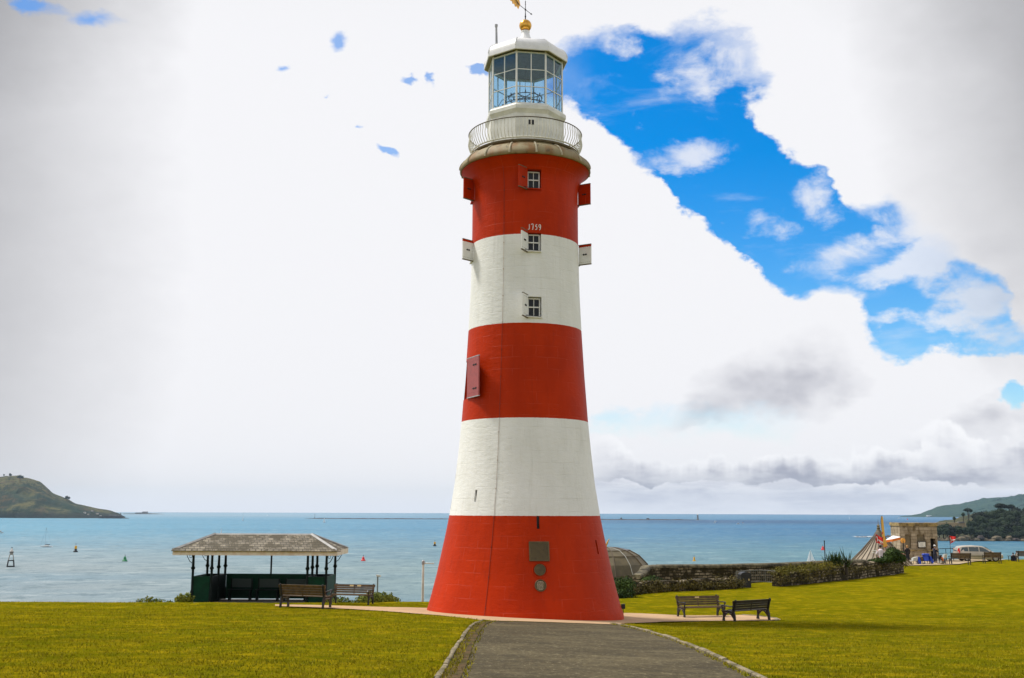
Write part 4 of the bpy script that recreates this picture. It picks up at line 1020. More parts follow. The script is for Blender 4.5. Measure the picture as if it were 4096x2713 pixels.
# ------------------------------------------------------------------ posts, lamp, railing and shrubs on the left
p = at(1690, 2428, 6.5); top = at(1698, 2243, 6.5)
t = thing('signal_post', 'white post with a short arm standing left of the lighthouse foot', 'post', (p.x, p.y, zg(p.x, p.y)))
hgt = top.z - zg(p.x, p.y)
m_ = MB(); m_.lathe([(.055, 0), (.05, hgt * .5), (.04, hgt)], 12); m_.build('pole', M['pole_white'], t)
m_ = MB(); m_.lathe([(.06, hgt - .16), (.065, hgt - .02), (.03, hgt + .02)], 10); m_.build('cap', M['lead'], t)
m_ = MB(); m_.tube([(.03, 0, hgt - .10), (.40, -.02, hgt - .115)], .022, 8); m_.ball((.42, -.02, hgt - .115), .03, 8, 6); m_.build('arm', M['pole_white'], t)
p = at(1509, 2386, 16); t = thing('floodlight_post', 'thin grey floodlight post rising behind the shrub', 'lamp post', (p.x, p.y, p.z - 1.2)); hgt = at(1509, 2306, 16).z - p.z + 1.2
m_ = MB(); m_.lathe([(.05, -1), (.04, hgt)], 8); m_.build('pole', M['pole_grey'], t)
m_ = MB(); m_.box((.04, 0, hgt + .03), (.22, .14, .08), ry=.15); m_.build('lamp_head', M['pole_white'], t)
A, B = at(1600, 2428, 12.5), at(1716, 2430, 11.0)
t = thing('cliff_railing', 'low black picket railing at the cliff edge behind the white post', 'railing', (A.x, A.y, A.z - .25)); d_ = B - A; n_ = 22
topz = at(1640, 2415, 12.0).z - A.z + .25
m_ = MB(); m_.tube([(0, 0, topz - .06), (d_.x, d_.y, topz - .06)], .012, 6); m_.tube([(0, 0, .1), (d_.x, d_.y, .1)], .012, 6); m_.build('rails', M['iron'], t)
for i in range(n_ + 1):
    m_ = MB(); th_ = .028 if i % 10 == 4 else .010; m_.tube([(d_.x * i / n_, d_.y * i / n_, -.5), (d_.x * i / n_, d_.y * i / n_, topz + (.06 if th_ > .02 else 0))], th_, 6); m_.build('picket', M['iron'], t)
def shrub(label, loc, bl, n, size, m, name='shrub', cat='shrub', group=None, stems=5, seed=1, extra=None):
    t = thing(name, label, cat, loc, 0, group)
    f = leaves(MB(), bl, n, size, seed); f.build('foliage', M[m], t, sharp=0)
    s = MB(); r = random.Random(seed)
    for i in range(stems):
        c, rr = bl[i % len(bl)]; s.tube([(c[0] * .7 + r.uniform(-.1, .1), c[1] * .7, -.3), (c[0] + r.uniform(-.3, .3) * rr[0], c[1], c[2] + rr[2] * .5)], [.03, .01], 5)
    s.build('stem', M['bark'], t); return t
Y = 8.5
def lp(px, py, Y=Y): return at(px, py, Y)
p = lp(1510, 2426); k = (Y + 38) / FPX
shrub('rounded yellow-green shrub to the right of the brown bench', p, [((-58 * k, .2, .20), (.40, .5, .26)), ((-20 * k, 0, .30), (.5, .55, .32)), ((28 * k, .1, .28), (.48, .5, .30)), ((62 * k, .1, .14), (.38, .4, .24)), ((84 * k, 0, .06), (.2, .25, .12))], 3000, .055, 'leaf_shrub', seed=3)
p = lp(1360, 2424, 9.4); shrub('low green shrub behind the bench with two plates', p, [((0, 0, .12), (.55, .4, .28)), ((.5, 0, .05), (.4, .35, .2)), ((-.4, 0, .1), (.4, .3, .22))], 1400, .05, 'leaf_shrub', seed=4)
p = lp(735, 2410, 8.5); shrub('spiky yellow-green plant against the left end of the shelter', p, [((-.12, 0, .10), (.28, .3, .24)), ((.18, 0, .16), (.22, .3, .24))], 700, .06, 'leaf_shrub', name='plant', cat='plant', seed=5)
p = lp(610, 2412, 4.6); shrub('sparse low weeds on the lawn edge left of the shelter', p, [((-.50, 0, .05), (.16, .2, .12)), ((-.15, 0, .09), (.26, .2, .15)), ((.25, 0, .06), (.3, .2, .11)), ((.65, 0, .03), (.12, .2, .08))], 420, .045, 'leaf_shrub', name='plant', cat='plant', seed=6)

# ------------------------------------------------------------------ right side: dome, walls, bin, guard rail
def walltop(pts_px, Y0):  # helper: list of (px, py, Y)
    return [at(a, b, c) for a, b, c in pts_px]
# dome of the seafront centre, lower down the slope
DY = 56.0
dc = at(2426, 2190, DY); dk = (DY + 38) / FPX
t = thing('glass_dome', 'ribbed dome roof with a gold finial half hidden by the lighthouse', 'dome', (dc.x, dc.y, dc.z))
DP = [(0, 0), (45, -2), (90, -10), (128, -30), (160, -62), (178, -100), (190, -150), (195, -210)]
ps = [(r_ * dk, z_ * dk) for r_, z_ in DP][::-1]
dm_ = MB(); dm_.lathe(ps, 16, ph=.1, caps=False); dmo = dm_.build('panels', M['dome'], t, sharp=12)
for i in range(16):
    a_ = .1 + i * 2 * pi / 16
    s = MB(); s.tube([pol(a_, r_ + .03, z_ + .02) for r_, z_ in ps], .035 if i not in (1, 4) else .022, 5); s.build('rib', M['seam'] if i not in (1, 4) else M['galv'], dmo)
for z0 in (1, 3):
    pass
s = MB()
for r_, z_ in (ps[2], ps[4], ps[5]): ring(s, r_ + .02, z_, .025, 48)
s.build('hoop', M['seam'], dmo)
for i0 in (2, 3):
    a0 = .1 + i0 * 2 * pi / 16 + .02; s = MB(); s.lathe([(r_ + .03, z_ + .03) for r_, z_ in (ps[4:6] if i0 == 3 else ps[5:7])], 1, a0=a0, a1=a0 + 2 * pi / 16 - .04, caps=False)
    s.build('blue_glazing', M['dome_blue'], dmo)
fn_ = MB(); k = dk
fn_.tube([(0, 0, -.2), (-4 * k, 0, 6 * k), (2 * k, 0, 14 * k), (6 * k, 0, 24 * k), (12 * k, 0, 34 * k)], [5 * k, 5 * k, 3.5 * k, 2.6 * k, .6 * k], 8); fn_.tube([(0, 0, 2 * k), (-10 * k, 0, 12 * k), (-9 * k, 0, 24 * k), (-15 * k, 0, 34 * k)], [4 * k, 3.5 * k, 2.6 * k, .6 * k], 8); fn_.build('finial', M['gold'], t)

def wall_run(name, label, tops, base, thick, mname, cop=None, copm='coping', jag=0.0, seed=0, capw=.10):
    """a wall whose top edge runs through world points tops, down to base below the ground"""
    t = thing(name, label, 'wall', (tops[0].x, tops[0].y, 0))
    P = []; r = random.Random(seed)
    for i in range(len(tops) - 1):
        n_ = max(1, int((tops[i + 1] - tops[i]).length / (.35 if jag else 1.2)))
        P += [tops[i].lerp(tops[i + 1], j / n_) for j in range(n_)]
    P.append(tops[-1]); O = Vector((tops[0].x, tops[0].y, 0)); k = len(P); m_ = MB(); vs = []
    for i, p in enumerate(P):
        tt = (P[min(i + 1, k - 1)] - P[max(i - 1, 0)]); tt.z = 0; tt.normalize(); n_ = Vector((-tt.y, tt.x, 0)); q = p - O; j_ = r.uniform(-jag, jag * .4)
        zb = base if base is not None else zg(p.x, p.y) - .5
        e = r.uniform(-jag, jag) * .6
        vs += [Vector((q.x, q.y, zb)) - n_ * (thick * .12 - e), Vector((q.x, q.y, q.z + j_)) + n_ * e, Vector((q.x, q.y, q.z + j_)) + n_ * thick, Vector((q.x, q.y, zb)) + n_ * thick]
    m_.add(vs, [(4 * i + j, 4 * i + j + 1, 4 * i + j + 5, 4 * i + j + 4) for i in range(k - 1) for j in range(3)] + [(0, 3, 2, 1), (4 * k - 4, 4 * k - 3, 4 * k - 2, 4 * k - 1)])
    o = m_.build('wall_body', M[mname], t, sharp=25)
    if cop:
        c_ = MB()
        for i in range(k - 1):
            a, b = P[i] - O, P[i + 1] - O; tt = (b - a).normalized(); n_ = Vector((-tt.y, tt.x, 0)); g_ = tt * .012; dz = r.uniform(0, .012)
            prof = [(-capw, -.02), (-capw, cop * .6), (0, cop), (thick, cop), (thick + capw, cop * .6), (thick + capw, -.02)]
            vs = [a + g_ + n_ * u + Vector((0, 0, v + dz)) for u, v in prof] + [b - g_ + n_ * u + Vector((0, 0, v + dz)) for u, v in prof]
            c_.add(vs, [(j, (j + 1) % 6, 6 + (j + 1) % 6, 6 + j) for j in range(6)] + [(5, 4, 3, 2, 1, 0), (6, 7, 8, 9, 10, 11)])
        c_.build('coping', M[copm], t)
    return t
def fix(ps_): 
    return ps_
# order right to left so that the wall's thickness goes away from the camera
back = walltop([(2559, 2312, 23.2), (2574, 2304, 23.6), (2590, 2290, 24.2), (2598, 2275, 24.8), (2640, 2271, 26), (2900, 2269, 28), (3160, 2262, 30), (3330, 2253, 32), (3460, 2249, 34)], 0)
wall_run('retaining_wall', 'long rubble wall with dark coping, its left end curving down beside the dome', back, -3.0, .45, 'rubble', .16, capw=.08)
low = walltop([(2470, 2340, 13.6), (2520, 2330, 14.6), (2600, 2327, 16), (2720, 2323, 17.6), (2850, 2316, 19), (2958, 2312, 20.2)], 0)
wall_run('garden_wall', 'low brown rubble wall overgrown with dry ivy, left of the litter bin', low, None, .5, 'rubble', jag=.12, seed=4)
rise = walltop([(3120, 2292, 22), (3220, 2284, 24.5), (3330, 2266, 28), (3430, 2253, 32), (3530, 2243, 37), (3612, 2238, 42)], 0)
wall_run('boundary_wall', 'rough stone wall climbing the slope from the guard rail to the stone kiosk', rise, None, .5, 'rubble', jag=.14, seed=6)
def along(tops, n, rx_, rz_, dz, sd):
    r = random.Random(sd); out = []
    for i in range(n):
        u = i / max(1, n - 1) * (len(tops) - 1); a = min(int(u), len(tops) - 2); p = tops[a].lerp(tops[a + 1], u - a)
        out.append((p + Vector((0, r.uniform(.0, .4), dz + r.uniform(-.1, .1))), (rx_ * r.uniform(.6, 1.3), .35, rz_ * r.uniform(.5, 1.4))))
    return out
def planting(label, bl, n, size, m, seed, name='shrub', cat='shrub'):
    c0 = bl[0][0].copy(); b2 = [(b[0] - c0, b[1]) for b in bl]
    t = thing(name, label, cat, c0); leaves(MB(), b2, n, size, seed).build('foliage', M[m], t, sharp=0)
    s = MB(); r = random.Random(seed)
    for c, rr in b2[::max(1, len(b2) // 6)]: s.tube([(c[0], c[1] + .1, c[2] - rr[2] * 1.2), (c[0] + r.uniform(-.1, .1), c[1], c[2] + rr[2] * .6)], [.03, .01], 5)
    s.build('stem', M['bark'], t); return t
planting('dry brown ivy hanging over the low wall left of the litter bin', [(b[0] + Vector((0, -.35, -.28)), b[1]) for b in along(low[1:], 26, .45, .30, -.02, 3)], 4200, .055, 'leaf_ivy', 8, 'ivy', 'ivy')
planting('dark green clipped hedge between the lighthouse and the low wall', [(at(x_, 2352, 13.0) + Vector((0, 0, dz)), (.38, .5, .48)) for x_, dz in ((2468, .0), (2490, .02), (2512, .08), (2452, -.1))] + [(at(2500, 2380, 12.6), (.5, .4, .35)), (at(2470, 2385, 12.4), (.4, .4, .35))], 4200, .06, 'leaf_dark', 9, 'hedge', 'hedge')
planting('small dark green bush at the foot of the long wall end', [(at(2610, 2324, 19), (.6, .4, .28)), (at(2585, 2327, 19), (.4, .4, .22))], 1300, .06, 'leaf_dark', 10)
planting('yellow-green growth spilling over the guard-rail end of the boundary wall', [(b[0] + Vector((0, -.15, .05)), b[1]) for b in along([rise[0], rise[1], rise[2]], 14, .6, .30, .02, 11)], 3000, .05, 'leaf_weed', 12, 'ivy', 'ivy')
planting('brown ivy on the face of the boundary wall', [(b[0] + Vector((0, -.4, -.25)), b[1]) for b in along(rise[0:], 20, .6, .26, -.1, 13)], 2600, .055, 'leaf_ivy', 14, 'ivy', 'ivy')
planting('broad green bush on top of the wall in front of the conical roof', [(at(px, py, 36.5), (rx_, .6, rz_)) for px, py, rx_, rz_ in ((3492, 2246, .4, .16), (3522, 2242, .5, .20), (3562, 2224, .42, .50), (3590, 2224, .45, .46), (3574, 2213, .40, .40), (3607, 2234, .25, .30), (3548, 2236, .4, .3))], 4600, .075, 'leaf_dark', 15)
# yucca-like clump
yp = at(3340, 2262, 29)
t = thing('spiky_plant', 'dark spiky clump of sword leaves behind the boundary wall', 'plant', yp); m_ = MB(); r = random.Random(2)
for i in range(150):
    cx_ = r.choice([-.35, -.1, .15, .30, .75]); a_ = r.uniform(0, 6.28); el = r.uniform(.25, 1.45); L_ = r.uniform(.5, .95) * (1.0 if cx_ < .5 else 1.15); b0 = Vector((cx_ + r.uniform(-.1, .1), r.uniform(-.3, .3), r.uniform(-.1, .25)))
    dv = Vector((cos(a_) * cos(el), sin(a_) * cos(el), sin(el))); sd_ = dv.cross(Vector((0, 0, 1))).normalized() * .035
    m_.add([b0 - sd_, b0 + sd_, b0 + dv * L_ * .6 + sd_ * .8, b0 + dv * L_, b0 + dv * L_ * .6 - sd_ * .8], [(0, 1, 2, 3, 4)])
m_.build('leaves', M['leaf_dark'], t, sharp=0)
m_ = MB(); m_.lathe([(.12, -.6), (.14, .1)], 8, c=(-.1, 0, 0)); m_.lathe([(.1, -.6), (.1, .2)], 8, c=(.7, 0, 0)); m_.build('trunk', M['bark'], t)
# litter bin
bp_ = gp(2979, 2351); bh = (at(2979, 2288, bp_.y).z - bp_.z)
t = thing('litter_bin', 'black domed litter bin at the end of the low ivy wall', 'bin', bp_, R(8)); w_ = 40 * (bp_.y + 38) / FPX
m_ = MB(); m_.box((0, 0, bh * .40), (w_, w_ * .9, bh * .80)); m_.build('body', M['iron'], t)
m_ = MB(); m_.box((0, 0, bh * .82), (w_ * 1.05, w_ * .96, .04)); m_.prism([(w_ * .5 * cos(pi * i / 10), bh * .16 * sin(pi * i / 10)) for i in range(11)], -w_ * .45, w_ * .45, lambda a, b, d: (a, d, bh * .84 + b)); m_.build('hood', M['iron'], t)
m_ = MB(); m_.box((.0, -w_ * .455, bh * .70), (w_ * .6, .01, bh * .10)); m_.build('slot', M['dark'], t)
m_ = MB(); m_.box((w_ * .28, -w_ * .46, bh * .52), (.06, .012, .10)); m_.build('badge', M['plate'], t)
# curved guard rail
gA = [at(2945, 2290, 25), at(3000, 2283, 26.2), at(3060, 2281.5, 26.4), at(3120, 2287, 25.2)]
gA = [Vector((p.x, p.y)) for p in gA]; gl_ = smooth_line(gA, 8); zt = at(3060, 2282, 26.4).z; zb = at(3060, 2333, 26.4).z
t = thing('guard_rail', 'curved pale metal guard rail behind the litter bin', 'railing', (gA[2].x, gA[2].y, 0)); O = Vector((gA[2].x, gA[2].y, 0))
m_ = MB(); 
for z in (zt, zb + .08): m_.tube([Vector((p.x, p.y, z)) - O for p in gl_], .022, 6)
ro = m_.build('rails', M['galv_dark'], t)
for i, p in enumerate(gl_):
    m_ = MB(); thick_ = .028 if i % 8 == 0 else .011; m_.tube([Vector((p.x, p.y, zb - (.5 if thick_ > .02 else 0))) - O, Vector((p.x, p.y, zt)) - O], thick_, 6); m_.build('bar', M['galv_dark'], t)

# ------------------------------------------------------------------ far right: conical roof, stone kiosk, stall, car
CYR = 60.0; kk = (CYR + 38) / FPX
ap = at(3514, 2122, CYR); cr = 128 * kk; chh = 138 * kk
t = thing('pavilion', 'round pavilion seen over the wall by its ribbed conical roof and spiked finial', 'pavilion', (ap.x, ap.y, ap.z - chh))
m_ = MB(); m_.lathe([(cr, 0), (cr * .985, .06), (cr * .52, chh * .44), (cr * .16, chh * .82), (.10, chh)], 28, ph=.05, caps=False); ro = m_.build('roof', M['cone'], t, sharp=8)
for i in range(28):
    a_ = .05 + i * 2 * pi / 28; s = MB(); s.tube([pol(a_, r_ + .02, z_ + .03) for r_, z_ in ((cr, .0), (cr * .52, chh * .44), (cr * .16, chh * .82), (.11, chh))], .035, 5); s.build('seam', M['seam'], ro)
m_ = MB(); m_.lathe([(cr * .86, -3.2), (cr * .86, .05)], 28, caps=False); m_.build('drum', M['ashlar'], t)
m_ = MB(); m_.lathe([(.17, chh - .06), (.20, chh + .02), (.13, chh + .08), (.16, chh + .16), (.17, chh + .24), (.09, chh + .29), (.14, chh + .36), (.15, chh + .44), (.07, chh + .50), (.03, chh + .56), (.015, chh + .95)], 12); m_.build('finial', M['kerb'], t)

KY = 68.0; k2 = (KY + 38) / FPX
k0, k1 = at(3607, 2240, KY), at(3753, 2240, KY); kw = k1.x - k0.x; kz = at(3680, 2244, KY).z; kt = at(3680, 2092, KY).z - kz
t = thing('stone_kiosk', 'small square stone tower with flat lichened parapet and a dark doorway', 'kiosk', ((k0.x + k1.x) / 2, KY, kz), R(-4))
KD = 3.2
def kx(px): return (px - 3680) * k2
def kzz(py): return (2244 - py) * k2
m_ = MB(); m_.box((0, KD / 2, kt * .46), (kw, KD, kt * .92 + .0)); kb = m_.build('walls', M['ashlar'], t)
cut = MB()
NICH = [(3627, 3650, 2142, 2196, .22), (3673, 3703, 2142, 2196, .22), (3724, 3744, 2158, 2238, .8)]
for a, b, c_, d_, dp in NICH: cut.box((kx((a + b) / 2), dp / 2 - .5, (kzz(c_) + kzz(d_)) / 2), ((b - a) * k2, dp + 1.0, (d_ - c_) * k2))
co = cut.build('cutter', M['dark'], None, sharp=0); co.parent = t
md = kb.modifiers.new('b', 'BOOLEAN'); md.operation = 'DIFFERENCE'; md.object = co; md.solver = 'EXACT'
bpy.context.view_layer.update(); dg = bpy.context.evaluated_depsgraph_get(); me = bpy.data.meshes.new_from_object(kb.evaluated_get(dg)); kb.modifiers.clear(); kb.data = me; me.materials.clear(); me.materials.append(M['ashlar']); bpy.data.objects.remove(co)
for a, b, c_, d_, dp in NICH:
    m_ = MB(); m_.box((kx((a + b) / 2), dp - .03, (kzz(c_) + kzz(d_)) / 2), ((b - a) * k2 - .02, .04, (d_ - c_) * k2 - .02)); m_.build('blocked_opening' if dp < .5 else 'doorway', M['brown_panel'] if dp < .5 else M['dark'], t)
m_ = MB(); r = random.Random(8); x = -kw / 2 - .08
while x < kw / 2 + .02:
    wv = r.uniform(.32, .52); wv = min(wv, kw / 2 + .08 - x); m_.box((x + wv / 2, KD / 2, kt * .955 + r.uniform(-.01, .015)), (wv - .02, KD + .16, kt * .085)); x += wv
m_.build('parapet', M['lichen'], t)
m_ = MB(); m_.box((0, -.04, kzz(2203)), (kw + .06, .12, .10)); m_.build('string_course', M['lichen'], t)
nb = thing('notice_board', 'white notice in a dark frame on the front of the stone kiosk', 'notice board', (t.location.x + kx(3689), KY - .10, kz + kzz(2181)))
m_ = MB(); m_.box((0, 0, 0), (32 * k2, .06, 26 * k2)); m_.build('frame', M['wood_dark'], nb)
m_ = MB(); m_.box((0, -.035, -.0), (27 * k2, .012, 20 * k2)); po = m_.build('sheet', M['paper'], nb)
m_ = MB()
for i in range(6): m_.box((-.02, -.044, .16 - .07 * i), (.36 - .06 * (i % 3), .004, .012))
m_.box((-.24, -.044, .2), (.1, .004, .05)); m_.box((.22, -.044, -.2), (.08, .004, .04)); m_.build('small_print', M['ink'], po)
# round orange sign on a dark post
p = at(3612, 2163, 66); t = thing('round_sign', 'round orange sign on a dark post at the left corner of the stone kiosk', 'sign', (p.x, p.y, zg(p.x, p.y))); zz = p.z - zg(p.x, p.y)
m_ = MB(); m_.lathe([(.06, 0), (.06, zz)], 8); m_.build('post', M['iron'], t)
m_ = MB(); m_.prism([((.22) * cos(i * pi / 12), .24 * sin(i * pi / 12)) for i in range(24)], -.05, .05, lambda a, b, d: (a, d, zz + b)); m_.build('disc', M['yellow_cloth'], t)
# feather flag
FY = 46.0; f0, f1 = at(3545, 2200, FY), at(3535, 2068, FY); kf = (FY + 38) / FPX
t = thing('feather_flag', 'tall yellow feather flag with red marks beside the conical roof', 'flag', (f0.x, f0.y, zg(f0.x, f0.y)), 0); bz = f0.z - zg(f0.x, f0.y)
def fx(px): return (px - 3545) * kf
def fz(py): return bz + (2200 - py) * kf
FO = [(3534, 2190), (3532, 2150), (3530, 2110), (3530, 2084), (3532, 2073), (3535, 2068), (3538, 2071), (3540, 2084), (3541, 2110), (3542, 2150), (3547, 2175), (3551, 2184)]
m_ = MB(); m_.prism([(fx(a), fz(b)) for a, b in FO], -.012, .012, lambda a, b, d: (a, d + .05 * sin(b * 2.1), b)); fo = m_.build('banner', M['yellow_cloth'], t)
m_ = MB(); m_.tube([(fx(3534), 0, 0), (fx(3533), 0, fz(2150)), (fx(3529.5), 0, fz(2090)), (fx(3531.5), 0, fz(2072)), (fx(3535), 0, fz(2067))], [.025, .022, .016, .012, .008], 6); m_.build('mast', M['iron'], t)
m_ = MB()
for y_, hh_ in ((2094, 5), (2102, 4), (2118, 7), (2135, 9), (2153, 6)):
    m_.box((fx(3533.2), -.02 + .05 * sin(fz(y_) * 2.1), fz(y_)), (3.2 * kf, .02, hh_ * kf), ry=.3)
m_.build('red_marks', M['red_cloth'], fo)
m_ = MB(); m_.box((fx(3541), -.0, fz(2187)), (12 * kf, .03, 6 * kf)); m_.build('red_hem', M['red_cloth'], fo)
# red flags with a white device
def pennant(label, px0, py0, px1, py1, Y, pole_px, pole_y0, pole_y1, flow, shape):
    kf_ = (Y + 38) / FPX; b = at(pole_px, pole_y0, Y); gz = zg(b.x, b.y)
    t = thing('red_flag', label, 'flag', (b.x, b.y, gz), 0, 'red flags with a white device'); fx_ = lambda p: (p - pole_px) * kf_; fz_ = lambda q: b.z - gz + (pole_y0 - q) * kf_
    m_ = MB(); m_.tube([(0, 0, 0), (0, 0, fz_(pole_y1))], .02, 6); m_.build('pole', M['iron'], t)
    A, B, Cc, D = [Vector((fx_(x_), 0, fz_(y_))) for x_, y_ in shape]
    def f(u, v):
        p = A.lerp(B, u).lerp(D.lerp(Cc, u), v); p.y = .10 * sin(u * 5 + v) * flow; return p
    m_ = MB(); m_.grid(f, 14, 8); m_.grid(lambda u, v: f(u, v) + Vector((0, .012, 0)), 14, 8); fo = m_.build('cloth', M['red_cloth'], t)
    dv = MB(); pts = [(.12, .22), (.22, .42), (.30, .62), (.42, .55), (.52, .66), (.62, .56), (.74, .70), (.86, .62), (.92, .78)]
    dv.tube([f(u, v) + Vector((0, -.03, 0)) for u, v in pts], .034, 6); dv.tube([f(u, v) + Vector((0, -.03, 0)) for u, v in ((.30, .6), (.22, .80), (.12, .84))], .026, 6); dv.tube([f(u, v) + Vector((0, -.03, 0)) for u, v in ((.55, .62), (.60, .84), (.70, .90))], .022, 6)
    dv.build('white_device', M['cloth_white'], fo)
pennant('red flag with white device hanging in front of the conical roof', 0, 0, 0, 0, 45, 3533, 2200, 2152, 1, [(3507, 2138), (3533, 2156), (3533, 2181), (3507, 2171)])
pennant('red flag with white device fluttering beside the silver car', 0, 0, 0, 0, 61.5, 3803, 2222, 2146, 1, [(3801, 2146), (3827, 2150), (3822, 2166), (3805, 2178)])
# parasol: white top panel, orange side
pz = at(3574, 2190, 53); t = thing('parasol', 'tilted white and orange parasol between the flag and the stone kiosk', 'parasol', (pz.x, pz.y, zg(pz.x, pz.y))); zz = at(3574, 2153, 53).z - zg(pz.x, pz.y); kp = (53 + 38) / FPX
m_ = MB(); rr_ = 31 * kp; apx = Vector((0, 0, zz + .22))
Q = [Vector((rr_ * cos(i * pi / 3 + .2), rr_ * .8 * sin(i * pi / 3 + .2), zz - .02 + .14 * cos(i * pi / 3 + .2))) for i in range(6)]
m_.add([apx] + Q, [(0, 1 + i, 1 + (i + 1) % 6) for i in range(6)]); m_.add([apx - Vector((0, 0, .02))] + [q - Vector((0, 0, .02)) for q in Q], [(0, 1 + (i + 1) % 6, 1 + i) for i in range(6)]); m_.build('canopy', M['cloth_white'], t, sharp=5)
m_ = MB()
for i in range(6):
    a, b = Q[i], Q[(i + 1) % 6]; dn = Vector((0, 0, -.20)); m_.add([a, b, b + dn, a + dn], [(0, 1, 2, 3)])
m_.build('valance', M['orange'], t, sharp=0); m_ = MB(); m_.tube([(0, 0, 0), (0, 0, zz + .2)], .022, 6); m_.build('pole', M['galv'], t)
# plaza railing by the water, in two lengths
for (a, b, lab) in ((3588, 3612, 'short dark green railing between the conical roof and the stone kiosk'), (3753, 3812, 'dark green railing between the stone kiosk and the silver car')):
    A, B = at(a, 2196, 70), at(b, 2194, 70); gz = min(zg(A.x, A.y), zg(B.x, B.y)); t = thing('railing', lab, 'railing', (A.x, A.y, gz)); dv = B - A; h0 = A.z - gz; h1 = B.z - gz
    m_ = MB(); m_.tube([(0, 0, h0), (dv.x, dv.y, h1)], .03, 6); m_.tube([(0, 0, h0 - .45), (dv.x, dv.y, h1 - .45)], .02, 6); m_.build('rail', M['green_dark'], t)
    n_ = max(2, int(dv.x / .75))
    for i in range(n_ + 1):
        u = i / n_; m_ = MB(); m_.tube([(dv.x * u, dv.y * u, -.1), (dv.x * u, dv.y * u, h0 + (h1 - h0) * u)], .028, 6); m_.build('post', M['green_dark'], t)
# gravel of the parking place
gpoly = [Vector(q) for q in ((33.2, 56.5), (36.6, 58.0), (40, 60.2), (42, 63.5), (45, 68), (50, 72.5), (50, 74), (40, 71), (35, 68.5), (33, 63))]
sheet('gravel', gpoly, .06, M['gravel'], 1.0)

# ------------------------------------------------------------------ people: one skinned body each, clothing and hair as children
def skin_body(name, J, E, m, parent, sub=2):
    me = bpy.data.meshes.new(name); me.from_pydata([j[0] for j in J], E, []); me.update()
    o = bpy.data.objects.new(name, me); C.objects.link(o)
    sk = o.modifiers.new('skin', 'SKIN'); sk.use_smooth_shade = True
    ss = o.modifiers.new('sub', 'SUBSURF'); ss.levels = sub; ss.render_levels = sub
    if not me.skin_vertices: 
        bpy.context.view_layer.objects.active = o
    lay = me.skin_vertices[0].data
    for i, j in enumerate(J):
        r_ = j[1]; lay[i].radius = r_ if isinstance(r_, tuple) else (r_, r_); lay[i].use_root = (i == 0)
    dg = bpy.context.evaluated_depsgraph_get(); m2 = bpy.data.meshes.new_from_object(o.evaluated_get(dg)); bpy.data.objects.remove(o)
    m2.materials.clear(); m2.materials.append(m); m2.polygons.foreach_set('use_smooth', [True] * len(m2.polygons))
    o = bpy.data.objects.new(name, m2); C.objects.link(o); o.parent = parent; return o
